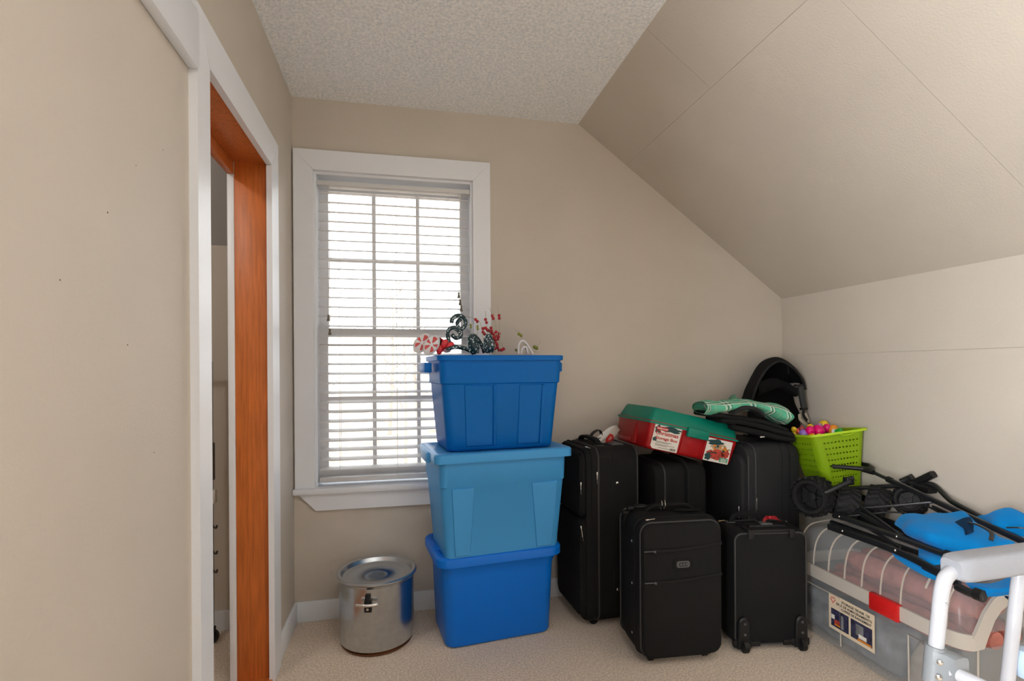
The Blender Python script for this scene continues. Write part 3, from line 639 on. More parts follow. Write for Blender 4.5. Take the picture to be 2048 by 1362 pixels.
for x in (-.022, -.008):
    bm = nb(); tube(bm, [(x + .004 * math.cos(a), .02 + .018 * math.cos(a), z1 + .028 + .02 * math.sin(a)) for a in [2 * PI * k / 16 for k in range(16)]], .0016, 6, closed=True); obj('ring', bm, 'chrome', fc)
bm = nb(); tube(bm, catmull([(.02, -.01, z1 + .012), (.06, -.03, z1 + .018), (.10, -.02, z1 + .012), (.13, .0, z1 + .008)], 5), 0, flat=(.022, .005)); obj('strap', bm, 'nylon', fc)
pull(fc, (-.135, yf + .02, z1 + .002), (1, -.1, .12), 'chrome', .034, False)
for z, r2 in ((.30, .006), (.47, .006), (.10, .006)): stud(fc, (-W_ / 2 - .003, yf + .075, z), (-1, 0, 0), r2)
for x in (-.115, .115): castor(fc, x, -.07); castor(fc, x, .07)
bm = nb(); box(bm, -.13, .13, -.10, .10, .018, .034, bev=.004); obj('base', bm, 'black_plastic', fc)
# front right, seen from its back with wheels
rc = thing('suitcase', 'black trolley suitcase with two wheels and a red ribbon, beside clear chest', 'suitcase', (1.998, -.592, 0), R(-8.5), 'black suitcases')
W_, D_, z0, z1 = .312, .19, .018, .488; yf = -D_ / 2
obj('case_body', case_body(nb(), W_, D_, z0, z1, .03), 'nylon', rc)
obj('piping', loop(W_, z0 + .003, z1 - .003, .03, yf + .005, .0042, .004), 'piping', rc); obj('piping', loop(W_, z0, z1, .03, -yf - .03, .004, 0), 'piping', rc)
bm = nb(); box(bm, -.10, .10, yf - .003, .012, z1 - .003, z1 + .010, bev=.004)
hs_ = obj('handle_housing', bm, 'black_plastic', rc)
for x in (-.088, .088):
    bm = nb(); tube(bm, [(x, yf - .004, z1 + .006), (x, yf - .006, z1 - .012), (x, yf - .004, z1 - .026)], 0, flat=(.024, .006)); obj('housing_tab', bm, 'black_plastic', hs_)
bm = nb(); box(bm, -.080, .080, -.070, -.040, z1 + .008, z1 + .020, bev=.005); obj('pull_handle', bm, 'black_plastic', rc)
bm = nb(); box(bm, -.026, .026, -.066, -.044, z1 + .018, z1 + .026, bev=.004); obj('release_button', bm, 'grey_trim', rc)
top_handle(rc, -.105, .035, .045, z1 - .002, .038, .022, .010)
for q, (sx, rot) in enumerate(((-1, 15), (1, -10))):
    bm = nb(); grid(bm, [[(.05 + sx * .005, .005, z1 + .035), (.05 + sx * .02, -.002, z1 + .042 - q * .004), (.05 + sx * .038, -.012, z1 + .028 - q * .01)], [(.05 + sx * .005, -.006, z1 + .025), (.05 + sx * .022, -.018, z1 + .026), (.05 + sx * .044, -.026, z1 + .012)]], 4, .002, nz=.004, ns=60); obj('ribbon', bm, 'ribbon_red', rc, label='red ribbon tied to the handle')
bm = nb(); ball(bm, (.05, 0, z1 + .030), .008, (1, .8, 1)); obj('ribbon_knot', bm, 'ribbon_red', rc)
pull(rc, (-.150, .055, z1 + .004), (1, .1, .1), 'brass', .026, False); pull(rc, (.135, .03, z1 + .003), (.8, .3, 0), 'chrome', .012, False)
for s in (-1, 1):
    x = s * .122; bm = nb()
    pr_ = [(x + dx, z) for dx, z in [(-.026, .012), (.026, .012), (.026, .05), (.024, .115)] + [(.022 * math.cos(a), .120 + .022 * math.sin(a)) for a in [R(20 + 140 * k / 8) for k in range(9)]] + [(-.024, .115), (-.026, .05)]]
    loft(bm, [[(px_, yf + .004, pz_) for px_, pz_ in pr_], [(px_, yf - .010, pz_) for px_, pz_ in pr_], [(x + (px_ - x) * .8, yf - .016, .065 + (pz_ - .065) * .92) for px_, pz_ in pr_]]); wh = obj('wheel_housing', bm, 'black_plastic', rc)
    bm = nb(); box(bm, x - s * .055 - .018, x - s * .055 + .018 , yf + .01, yf - .006 + .002, .018, .040, bev=.003); box(bm, x - .04, x + .04, yf - .004, yf + .02, .014, .045, bev=.006); obj('corner_guard', bm, 'black_plastic', wh)
    bm = nb(); cyl(bm, (x - .009, yf - .012, .026), (x + .009, yf - .012, .026), .026, 22); obj('wheel', bm, 'black_plastic', wh)
    for z in (.118, .075):
        bm = nb(); tube(bm, [(x, yf - .015, z), (x, yf - .018, z), (x, yf - .019, z)], [.0055, .0055, .003], 12); obj('screw', bm, 'grey_trim', wh)
# tall one beside the totes (its face with pockets turned to the left)
tl = thing('suitcase', 'tall black suitcase right of the totes with a white airline tag', 'suitcase', (1.418, -.190, 0), R(-87), 'black suitcases')
W_, D_, z0, z1 = .335, .262, .022, .806; yf = -D_ / 2; sx = W_ / 2
obj('case_body', case_body(nb(), W_, D_, z0, z1, .05, .012), 'nylon', tl)
obj('piping', loop(W_, z0, z1, .05, yf + .06, .0042, -.001), 'piping', tl); obj('piping', loop(W_, z0, z1, .05, -yf - .008, .0042, 0), 'piping', tl)
bm = nb(); tube(bm, xz_ring(W_ / 2, z1 - z0, .05, yf + .030, -.002, z0), .0035, 8, closed=True); obj('zipper', bm, 'zip_tape', tl)
for a_, b_ in ((.50, .785), (.05, .485)):
    p_ = obj('front_pocket', case_body(nb(), W_ - .03, .04, a_, b_, .035, .012), 'nylon', tl); p_.location = (0, yf - .006, 0)
    bm = nb(); tube(bm, xz_ring((W_ - .03) / 2, b_ - a_, .035, -.004, .002, a_), .003, 8, closed=True); obj('pocket_zipper', bm, 'piping', p_)
pull(tl, (sx - .012, yf - .02, .655), (0, 0, -1)); pull(tl, (sx + .003, yf + .052, .70), (0, 0, -1)); pull(tl, (sx - .012, yf - .02, .46), (.1, .1, -1), L_=.045); pull(tl, (sx - .045, yf + .02, z1 + .004), (1, .2, -.05), 'chrome', .03, False)
for z in (.648, .165): stud(tl, (sx + .003, .02, z), (1, 0, 0), .0065)
bm = nb(); box(bm, sx - .0005, sx + .004, -.005, .055, .06, .78, bev=.002); obj('side_strip', bm, 'nylon', tl)
top_handle(tl, -.14, .09, -.03, z1 - .002, .028, .028, .014)
bm = nb(); box(bm, -.10, .10, .03, .09, z1 - .002, z1 + .008, bev=.004); obj('handle_housing', bm, 'grey_trim', tl)
bm = nb(); tube(bm, catmull([(-.02, -.035, z1 + .02), (-.02, -.01, z1 + .05), (-.02, .02, z1 + .06), (-.02, .03, z1 + .03), (-.02, .0, z1 + .018)], 5), 0, flat=(.03, .004)); obj('name_tag', bm, 'black_plastic', tl)
# airline tag: loop of paper from the handle
tf = frame((.03, .045, z1 + .022), (.05, .62, .62), (.35, -.5, .6))
bm = nb(); grid(bm, [[(-.035, y, -.004), (0, y, .002), (.035, y, .0), (.075, y, -.006)] for y in (-.022, 0, .022)], 4, .0008); bmesh.ops.transform(bm, matrix=tf, verts=bm.verts); tg = obj('paper_tag', bm, 'paper', tl, label='white paper airline tag with a red shield')
bm = nb(); tube(bm, [tf @ Vector(q) for q in catmull([(-.035, 0, -.004), (-.055, 0, -.02), (-.03, 0, -.035), (.02, 0, -.03), (.05, 0, -.02), (.06, 0, -.006)], 5)], 0, flat=(.036, .0012)); obj('tag_loop', bm, 'paper', tg)
sh = [(.022, .021), (.030, 0), (.022, -.021), (.006, -.021), (-.012, -.018), (-.026, 0), (-.012, .018), (.006, .021)]
bm = nb(); loft(bm, [[tf @ Vector((x, y, .0045 + d_)) for x, y in sh] for d_ in (0, .0008)]); obj('tag_shield', bm, 'ink_red', tg)
for k in range(3):
    bm = nb(); box(bm, .012 - k * .007, .015 - k * .007, -.009 + k * .002, .009 - k * .002, .0054, .006, mat=tf); obj('tag_print', bm, 'paper', tg)
for x in (-.12, .12): castor(tl, x, -.08); castor(tl, x, .08)
# two behind
mb = thing('suitcase', 'black suitcase under the red and green box, behind the front suitcase', 'suitcase', (1.757, -.215, 0), R(-90), 'black suitcases')
W_, D_, z0, z1 = .33, .275, .02, .722; yf = -D_ / 2; sx = W_ / 2
obj('case_body', case_body(nb(), W_, D_, z0, z1, .05, .03), 'nylon', mb); obj('piping', loop(W_, z0, z1, .05, yf + .052, .005, 0), 'piping', mb); obj('piping', loop(W_, z0, z1, .05, -yf - .035, .004, 0), 'zip_tape', mb)
bm = nb(); tube(bm, [(x, .02, z + .0) for x, y, z in xz_ring(W_ / 2, z1 - z0, .05, 0, -.003, z0)], 0, closed=True, flat=(.04, .003)); obj('webbing', bm, 'nylon_grey', mb)
for x in (-.12, .12): castor(mb, x, -.08); castor(mb, x, .08)
br = thing('suitcase', 'charcoal grey suitcase in the far corner under the folded bags', 'suitcase', (2.198, -.262, 0), R(-90), 'black suitcases')
W_, D_, z0, z1 = .37, .29, .02, .808; yf = -D_ / 2; sx = W_ / 2
obj('case_body', case_body(nb(), W_, D_, z0, z1, .055, .03), 'nylon_grey', br); obj('piping', loop(W_, z0, z1, .055, yf + .012, .005, .012), 'piping', br); obj('piping', loop(W_, z0, z1, .055, yf + .040, .005, -.001), 'piping', br)
p_ = obj('front_pocket', case_body(nb(), W_ - .04, .06, .10, .76, .05, .02), 'nylon_grey', br); p_.location = (0, yf + .008, 0)
for y in (.035, .075):
    bm = nb(); tube(bm, [(x, y, z) for x, _, z in xz_ring(W_ / 2, z1 - z0, .055, 0, -.003, z0)], .002, 6, closed=True); obj('seam', bm, 'nylon', br)
pull(br, (sx + .004, yf + .042, .56), (0, 0, -1)); pull(br, (sx - .02, yf - .035, .52), (.2, -.1, -1))
for x in (-.13, .13): castor(br, x, -.09); castor(br, x, .09)

# ------------------------------------------------------------------ red box with green lid
tilt = R(13.2)
XB = thing('christmas_box', 'translucent red storage box with green lid tilted across the suitcases', 'storage box', (1.572, -.395, .806)); XB.rotation_euler = (0, tilt, R(3))
BL, BD, BH = .456, .30, .130
bm = nb(); rg = [(0, .012), (.004, .004), (.012, 0), (BH, -.012)]
loft(bm, [[(BL / 2 + x, BD / 2 + y, z) for x, y in rr(BL / 2 - i, BD / 2 - i, .018, 4)] for z, i in rg] + [[(BL / 2 + x, BD / 2 + y, z) for x, y in rr(BL / 2 - i - .003, BD / 2 - i - .003, .016, 4)] for z, i in rg[::-1][:-2] + [(.006, .007)]]); body = obj('box_body', bm, 'red_clear', XB)
bm = nb(); rg = [(BH - .012, -.018), (BH - .004, -.018), (BH - .002, -.010), (BH + .010, -.008), (BH + .052, .004), (BH + .060, .010), (BH + .062, .022)]
loft(bm, [[(BL / 2 + x, BD / 2 + y, z) for x, y in rr(BL / 2 - i, BD / 2 - i, .026, 5)] for z, i in rg]); lid = obj('box_lid', bm, 'green_lid', XB)
fyx = lambda z: -.012 * z / BH
bm = nb(); box(bm, .178, .290, -.030, -.014, BH - .038, BH + .004, bev=.003); box(bm, .188, .228, -.033, -.018, BH - .036, BH - .028, bev=.002); box(bm, .240, .280, -.033, -.018, BH - .036, BH - .028, bev=.002); obj('latch', bm, 'green_lid', lid)
for x in (.165, .270, .283):
    obj('side_rib', loft(nb(), [[(x, fyx(.01) + .002, .01), (x + .007, fyx(.01) + .002, .01), (x + .007, fyx(BH) + .002, BH - .015), (x, fyx(BH) + .002, BH - .015)], [(x + .002, fyx(.01) - .004, .01), (x + .005, fyx(.01) - .004, .01), (x + .005, fyx(BH) - .004, BH - .015), (x + .002, fyx(BH) - .004, BH - .015)]]), 'red_clear', body)
for y in (.10, .115):
    bm = nb(); box(bm, -.011, .001, y, y + .006, .01, BH - .015, bev=.002); obj('side_rib', bm, 'red_clear', body)
obj('box_base_step', bx(-.006, .002, .14, .26, .008, .03, bev=.003), 'red_clear', body)
# labels on the front
lb_tilt = math.atan2(-.012, BH)
def on_front(x, z, off): return frame((x, fyx(z) - off, z), (1, 0, 0), (0, -.012 / BH, 1))
def lab_quad(w, h, x, z, off, mat, parent, name='label', cut=False, lab=None):
    mt = on_front(x, z, off); q = [(-w / 2, -h / 2 + (.012 if cut else 0)), (-w / 2 + (.012 if cut else 0), -h / 2), (w / 2, -h / 2), (w / 2, h / 2), (-w / 2, h / 2)]
    if not cut: q = [q[0], q[2], q[3], q[4]]
    bm = nb(); loft(bm, [[mt @ Vector((a, b_, d_)) for a, b_ in q] for d_ in (0, .0006)]); return obj(name, bm, mat, parent, label=lab)
L1 = lab_quad(.140, .112, .086, .062, .001, 'paper', body, cut=True, lab='printed paper label reading Christmas Storage Box')
lb_ = lambda dx, dz, o_: on_front(.086 + dx, .062 + dz, o_) @ Matrix.Diagonal((1.48, 1.17, 1, 1))
bm = nb()
for (w_, h_, dx, dz) in ((.070, .022, .010, .036), (.02, .03, -.034, .030), (.014, .016, -.038, -.010)):
    loft(bm, [[lb_(0, 0, .0018 + d_) @ Vector((x + dx, y + dz, 0)) for x, y in [(w_ / 2 * (1 + .25 * math.sin(7 * a)) * math.cos(a), h_ / 2 * (1 + .25 * math.sin(5 * a)) * math.sin(a)) for a in [2 * PI * k / 24 for k in range(24)]]] for d_ in (0, .0002)])
obj('label_foliage', bm, 'teal_dark', L1) if False else None
fo = obj('label_foliage', bm, 'teal_dark', body)
bm = nb(); loft(bm, [[lb_(0, 0, .0022 + d_) @ Vector((x - .020, y + .034, 0)) for x, y in rr(.021, .0065, .0064, 5)] for d_ in (0, .0003)]); obj('label_logo', bm, 'red', body)
text('label_print', 'Rubbermaid', .0085, lb_(0, 0, .0028) @ Matrix.Translation((-.020, .0315, 0)), 'paper', body, width=.036)
text('label_print', 'Christmas', .0215, lb_(0, 0, .0026) @ Matrix.Translation((0, .010, 0)), 'ink_red', body, width=.080)
text('label_print', 'Storage Box', .0165, lb_(0, 0, .0026) @ Matrix.Translation((.002, -.008, 0)), 'ink_red', body, width=.078)
bm = nb()
for k, (x0, x1, z) in enumerate(((-.034, .022, -.0175), (-.032, .012, -.0215), (-.034, .036, -.0285), (-.032, .010, -.0325), (-.02, .03, -.041))): box(bm, x0, x1, z, z + .0014, 0, .0003, mat=lb_(0, 0, .002))
obj('label_print', bm, 'ink', body)
bm = nb()
for k in range(9): box(bm, .022 + k * .0022, .022 + k * .0022 + (.0014 if k % 3 else .0008), -.044, -.034, 0, .0003, mat=lb_(0, 0, .002))
obj('label_barcode', bm, 'ink', body)
L2 = lab_quad(.138, .108, .368, .056, .001, 'paper', body, lab='printed picture label with ornaments')
l2 = lambda dx, dz, o_: on_front(.368 + dx * 1.5, .056 + dz * 1.17, o_) @ Matrix.Diagonal((1.5, 1.17, 1, 1))
def blob(w_, h_, dx, dz, mat, o_, f=.2):
    bm = nb(); loft(bm, [[l2(dx, dz, o_ + d_) @ Vector((x, y, 0)) for x, y in [(w_ / 2 * (1 + f * math.sin(7 * a)) * math.cos(a), h_ / 2 * (1 + f * math.sin(5 * a + 1)) * math.sin(a)) for a in [2 * PI * k / 28 for k in range(28)]]] for d_ in (0, .0002)]); return obj('label_picture', bm, mat, body)
blob(.055, .026, -.014, .031, 'teal_dark', .0018); blob(.066, .034, .006, .010, 'picture_mix', .0021); blob(.066, .042, -.006, -.016, 'picture_red', .0024, .1); blob(.03, .035, .028, -.006, 'picture_red', .0024, .1); blob(.022, .03, -.032, -.028, 'teal_dark', .0027)
rnd = random.Random(5)
for k in range(14):
    blob(.009, .009, rnd.uniform(-.028, .034), rnd.uniform(.002, .020), rnd.choice(['label_cream', 'picture_orange', 'paper', 'teal_dark']), .0027 + .00004 * k, .0)
bm = nb(); box(bm, -.022, .002, -.002, .003, 0, .0003, mat=l2(-.004, -.010, .0031)); obj('label_picture', bm, 'ink', body)
bm = nb(); box(bm, .012, .042, -.042, -.024, 0, .0003, mat=l2(0, 0, .0031)); obj('label_sticker', bm, 'green_sticker', body)
bm = nb()
for z in (-.029, -.033, -.037, -.041): box(bm, .016, .038, z, z + .0018, 0, .0002, mat=l2(0, 0, .0036))
obj('label_print', bm, 'paper', body)

# ------------------------------------------------------------------ folded black bags, plaid cloth, stroller hood in the corner
fb = thing('folded_bag', 'black folded soft bag in layers on the grey corner suitcase', 'bag', (2.2, -.30, .81))
def layer(pts, wy, th_, mat, name, sag=.0, parent=fb):
    bm = nb(); C_ = catmull(pts, 6); rings = []
    for i, p in enumerate(C_):
        e = 1 if 0 < i < len(C_) - 1 else .7
        rings.append([(p.x + .003 * noise.noise(p * 40), p.y + y, p.z + z + .003 * noise.noise(Vector((p.x * 30, y * 30, p.z * 30)))) for y, z in rr(wy / 2 * e, th_ / 2 * e, th_ * .48, 4)])
    return obj(name, loft(bm, rings), mat, parent, world=True, ang=60)
Yb = -.355
layer([(PY(1452, 852, Yb)), PY(1500, 862, Yb), PY(1540, 872, Yb), PY(1572, 876, Yb)], .16, .030, 'nylon', 'bag_layer')
layer([PY(1425, 838, Yb), PY(1470, 842, Yb), PY(1520, 855, Yb), PY(1572, 869, Yb)], .17, .026, 'nylon', 'bag_layer')
layer([PY(1400, 826, Yb), PY(1450, 832, Yb), PY(1510, 842, Yb), PY(1562, 862, Yb)], .16, .024, 'nylon', 'bag_layer')
layer([PY(1462, 825, Yb - .08), PY(1480, 816, Yb - .08), PY(1505, 818, Yb - .08), PY(1522, 832, Yb - .08)], .07, .020, 'nylon_grey', 'bag_flap')
bm = nb(); box(bm, -.012, .012, -.004, .004, -.004, .004, bev=.002, mat=Matrix.Translation(PY(1524, 874, Yb - .088))); obj('bag_buckle', bm, 'chrome', fb, world=True)
pc = thing('plaid_cloth', 'green and white plaid cloth bunched on the black bags', 'cloth', PY(1475, 830, -.33))
bm = nb(); secs = [(1393, 802, 828), (1402, 801, 829), (1430, 800, 826), (1462, 798, 822), (1490, 800, 822), (1512, 803, 832), (1535, 806, 842), (1552, 814, 850), (1560, 820, 838)]
rows = []
for i, (u, a_, b_) in enumerate(secs):
    p0, p1 = PY(u, a_, -.34), PY(u, b_, -.40); e = .3 if i in (0, len(secs) - 1) else 1
    cz = (p0.z + p1.z) / 2; hz = (p0.z - p1.z) / 2
    rows.append([Vector((p0.x, -.37 - .085 * math.cos(R(a)) * (1 if e == 1 else .7), cz + hz * math.sin(R(a)) * (1 + .10 * math.sin(i * 2.1)))) for a in range(-100, 261, 30)])
grid(bm, list(zip(*rows)), 4, uv=True, nz=.008, ns=22); obj('cloth_body', bm, 'plaid', pc, world=True, ang=70)
bm = nb(); grid(bm, [[PY(1455, 799, -.29), PY(1464, 790, -.29), PY(1473, 789, -.29)], [PY(1460, 800, -.31), PY(1468, 797, -.32), PY(1472, 793, -.30)], [PY(1470, 801, -.31), PY(1475, 800, -.31), PY(1478, 798, -.31)]], 4, .002, uv=True); obj('cloth_corner', bm, 'plaid', pc, world=True)
st = thing('stroller', 'black stroller hood and seat standing in the back corner', 'stroller', PY(1550, 870, -.16))
ra = [(1478, 812), (1493, 772), (1510, 740), (1528, 721), (1545, 715), (1564, 719), (1586, 738), (1598, 766)]
fa = [(1500, 816), (1509, 785), (1521, 757), (1540, 732), (1562, 723), (1588, 738), (1604, 757), (1611, 779)]
A0 = [PY(*q, -.06) for q in ra]; A2 = [PY(*q, -.225) for q in fa]
A1 = [(a.lerp(b_, .5) + Vector((0, 0, .014))) for a, b_ in zip(A0, A2)]
for q in A0 + A1 + A2: q.x = min(q.x, X2 - .012)
bm = nb(); grid(bm, [A0, A1, A2], 5, .004, nz=.004, ns=9); hood = obj('hood', bm, 'canopy', st, world=True, ang=70)
bm = nb(); tube(bm, catmull(A2, 5), .006, 8); bmesh.ops.translate(bm, verts=bm.verts, vec=-st.location); o = obj('hood_rim', bm, 'canopy', hood)
cA = sum(A0, Vector()) / len(A0) - Vector((0, 0, .06))
bm = nb(); grid(bm, [[a for a in A0], [a.lerp(cA, .5) + Vector((0, .012, 0)) for a in A0], [a.lerp(cA, .97) for a in A0]], 4, .004, nz=.008, ns=14); obj('hood_back', bm, 'canopy', st, world=True, ang=70)
i0 = [PY(*q, -.20) for q in ((1518, 765), (1540, 757), (1565, 760), (1590, 772), (1604, 776))]; i1 = [PY(*q, -.15) for q in ((1512, 795), (1535, 785), (1560, 778), (1580, 790), (1592, 795))]
bm = nb(); grid(bm, [i0, [a.lerp(b_, .5) + Vector((0, -.01, -.012)) for a, b_ in zip(i0, i1)], i1], 4, .003, nz=.008, ns=18); obj('hood_fold', bm, 'canopy', st, world=True, ang=70)
rows = [[PY(u, v, y) for u, v in ((1496, v0), (1520, v0 - 4), (1555, v0 - 4), (1585, v0), (1600, v0 + 6))] for v0, y in ((770, -.09), (800, -.12), (825, -.16), (852, -.20), (878, -.20))]
for r__ in rows:
    for q in r__: q.x = min(q.x, X2 - .02)
bm = nb(); grid(bm, rows, 4, .03, nz=.004, ns=16); obj('seat_back', bm, 'nylon', st, world=True, ang=70)
bm = nb(); tube(bm, catmull([PY(1601, 772, -.25), PY(1603, 790, -.26), PY(1606, 806, -.26), PY(1608, 816, -.26)], 4), 0, flat=(.030, .016)); sp_ = obj('handle_grip', bm, 'buckle', st, world=True)
bm = nb(); tube(bm, [PY(1590, 771, -.255), PY(1604, 770, -.255)], 0, flat=(.018, .010)); tube(bm, [PY(1602, 818, -.26), PY(1613, 817, -.26)], 0, flat=(.020, .012)); obj('buckle', bm, 'black_plastic', st, world=True)
bm = nb(); tube(bm, catmull([PY(1607, 818, -.26), PY(1607, 830, -.255), PY(1613, 840, -.25), PY(1620, 850, -.245)], 4), 0, flat=(.014, .004)); obj('strap', bm, 'black_plastic', st, world=True)
for a_ in ([(1599, 828), (1600, 838), (1607, 845), (1614, 850)], [(1610, 826), (1614, 836), (1618, 845)]):
    bm = nb(); tube(bm, catmull([PY(*q, -.25) for q in a_], 4), 0, flat=(.016, .003)); obj('strap', bm, 'strap_tan', st, world=True, label='beige webbing strap')

# ------------------------------------------------------------------ clear trunk
TX, TY = 2.418, -.872; hx, hy = .180, .375
tr = thing('plastic_chest', 'clear plastic lidded storage chest with red latch along the knee wall', 'storage chest', (TX, TY, 0))
bm = nb(); tote_shell(bm, [(0, hx - .022, hy - .022, .03), (.006, hx - .012, hy - .012, .035), (.22, hx - .002, hy - .002, .04), (.262, hx, hy, .04)], th=.003); body = obj('trunk_body', bm, 'clear_plastic', tr)
bm = nb(); prof_l = [(.312, 0.0), (.36, .004), (.405, .014), (.438, .034), (.458, .062), (.466, .10), (.468, .15)]
o_ = [[(x, y, z) for x, y in rr(hx - i, hy - i, .05, 6)] for z, i in prof_l]; i_ = [[(x, y, z - .003) for x, y in rr(hx - i - .003, hy - i - .003, .047, 6)] for z, i in prof_l[::-1]]
loft(bm, o_, cap0=False); loft(bm, i_, cap0=True, cap1=False); lid = obj('trunk_lid', bm, 'clear_plastic', tr)
# rim band: runs along the sides and swoops up round the end corners
def rim_path():
    P_ = []
    for x, y in rr(hx + .004, hy + .004, .06, 8):
        lift = .13 * max(0, min(1, (abs(x) * -1 + hx - .005) / .10)) if y < -hy + .01 else 0
        P_.append((x, y, .287 + lift))
    q = []
    for a, b_ in zip(P_, P_[1:] + P_[:1]):
        n_ = max(1, int((Vector(a) - Vector(b_)).length / .03)); 
        for k in range(n_):
            v = Vector(a).lerp(Vector(b_), k / n_)
            if v.y < -hy + .012: v.z = .287 + .135 * (1 - min(1, abs(v.x) / (hx - .045)) ** 2.5) 
            q.append(v)
    return q
rp = rim_path(); bm = nb(); cen = []
rings = []
for i, p in enumerate(rp):
    t_ = (rp[(i + 1) % len(rp)] - rp[i - 1]).normalized(); nrm = Vector((t_.y, -t_.x, 0)).normalized(); u_ = nrm.cross(t_); u_ = u_ if u_.z > 0 else -u_
    rings.append([bm.verts.new(p + nrm * a + u_ * b_) for a, b_ in ((-.002, -.025), (.008, -.025), (.009, 0), (.008, .025), (-.002, .025))])
rings.append(rings[0]); ring_faces(bm, rings); obj('rim_band', bm, 'clear_rim', tr)
yy = [-hy + .055 + k * (2 * hy - .11) / 8 for k in range(9)]
for k, y in enumerate(yy):
    bm = nb(); P_ = [(-(hx - i) - .0015, y, z + .001) for z, i in prof_l[:6]] + [(-.02, y, .471)]
    if k in (1,): P_ = P_[2:]
    tube(bm, catmull(P_, 3), 0, flat=(.007, .003)); obj('lid_rib', bm, 'clear_rib', lid)
for y0_, y1_ in ((-.34, -.19), (.10, .33)):
    bm = nb(); tube(bm, [(-hx - .001, y0_, .03), (-hx - .003, y0_, .225), (-hx - .003, y1_, .225), (-hx - .001, y1_, .03)], .0028, 6); obj('body_rib', bm, 'clear_rib', body)
bm = nb(); tube(bm, [(-hx + .05, -hy - .001, .02), (-hx + .05, -hy - .003, .30)], .003, 6); obj('body_rib', bm, 'clear_rib', body)
LY = PX(1773, 1217, TX - hx).y - TY
bm = nb(); box(bm, -hx - .022, -hx + .0, LY - .062, LY + .055, .254, .318, bev=.004); lt = obj('latch', bm, 'red', tr, label='red snap latch')
for z in (.266, .276, .288):
    bm = nb(); box(bm, -hx - .0235, -hx - .021, LY - .05, LY + .045, z, z + .002, bev=.0005); obj('latch_ridge', bm, 'red', lt)
# trunk label (faces -X); x axis of the label runs towards -Y
ly0, ly1, lz0, lz1 = -.716 - TY, -.93 - TY, .084, .228
def tf_(y, z, o_): return frame((-hx - .0035 - o_, y, z), (0, -1, 0), (0, 0, 1))
def tq(y0_, y1_, z0_, z1_, o_, mat, name, lab=None):
    bm = nb(); box(bm, -hx - .0035 - o_ - .0004, -hx - .0035 - o_, min(y0_, y1_), max(y0_, y1_), z0_, z1_); return obj(name, bm, mat, body, label=lab)
tq(ly0, ly1, lz0, lz1, 0, 'label_cream', 'label', 'cream paper label with two pictures')
yc = (ly0 + ly1) / 2
text('label_print', 'STORAGE TRUNK 120', .0135, tf_(yc - .022, .208, .001), 'ink', body, width=.130)
text('label_print', 'BAUL DE ALMACENAMIENTO', .0135, tf_(yc - .014, .193, .001), 'ink', body, width=.165)
text('label_print', 'COFFRE DE RANGEMENT', .0135, tf_(yc - .024, .178, .001), 'ink', body, width=.140)
bm = nb(); tube(bm, [tf_(ly0 - .022, .205, .0012) @ Vector((x, y, 0)) for x, y in ((0, -.012), (-.012, .004), (-.006, .012), (0, .006), (.006, .012), (.012, .004))], .0015, 6, closed=True); obj('label_emblem', bm, 'ink_red', body)
tq(ly0 - .012, ly0 - .098, .098, .170, .0008, 'picture_dark', 'label_picture'); tq(ly0 - .108, ly0 - .204, .098, .170, .0008, 'picture_dark', 'label_picture')
tq(ly0 - .030, ly0 - .055, .112, .128, .0014, 'picture_red', 'label_picture'); tq(ly0 - .030, ly0 - .058, .106, .112, .0014, 'picture_orange', 'label_picture'); tq(ly0 - .014, ly0 - .030, .128, .145, .0014, 'paper', 'label_picture'); tq(ly0 - .062, ly0 - .074, .104, .158, .0014, 'lilac' if False else 'grey_cloth', 'label_picture')
tq(ly0 - .140, ly0 - .200, .099, .107, .0014, 'picture_orange', 'label_picture'); tq(ly0 - .132, ly0 - .166, .118, .160, .0014, 'grey_cloth', 'label_picture'); tq(ly0 - .145, ly0 - .180, .110, .125, .0018, 'paper', 'label_picture')
# trunk contents
CT_ = 'things packed inside the clear chest'
def roll(x, z, r0, y0_, y1_, mat, lab, n=8):
    t_ = thing('fabric_roll', lab, 'fabric', (x, (y0_ + y1_) / 2, z - r0), group=CT_); bm = nb()
    P_ = [(x + .006 * math.sin(k * 1.7 + z * 40), y0_ + (y1_ - y0_) * k / n, z) for k in range(n + 1)]
    tube(bm, P_, [r0 * (.6 if k in (0, n) else 1 - .08 * (k % 2)) for k in range(n + 1)], 14); obj('roll', bm, mat, t_, world=True)
roll(2.325, .252, .045, -1.20, -.62, 'pink_roll', 'pink fabric roll at the front of the chest'); roll(2.425, .255, .048, -1.21, -.58, 'pink_roll', 'middle pink fabric roll in the chest'); roll(2.522, .252, .042, -1.20, -.60, 'pink_roll', 'pink fabric roll nearest the wall inside the chest')
roll(2.372, .350, .045, -1.19, -.68, 'pink_roll', 'upper pink fabric roll under the chest lid'); roll(2.475, .350, .045, -1.18, -.66, 'pink_roll', 'upper rear pink fabric roll under the chest lid')
t_ = thing('folded_cloth', 'grey folded cloth filling the bottom of the clear chest', 'cloth', (TX, -.80, .01), group=CT_)
bm = nb(); box(bm, -.145, .145, -.20, .27, .002, .185, bev=.03, seg=3); obj('cloth_stack', bm, 'grey_cloth', t_)
t_ = thing('paper_bag', 'pale crumpled paper bag behind the chest front', 'bag', (2.30, -1.10, .008), group=CT_)
bm = nb(); loft(bm, [[(x + .012 * noise.noise(Vector((x * 30, y * 30, z * 30))), y, z) for x, y in rr(a, b_, .02, 4)] for z, a, b_ in ((0, .04, .07), (.06, .045, .075), (.13, .035, .06), (.18, .02, .05))]); obj('bag_body', bm, 'tan_bag', t_)

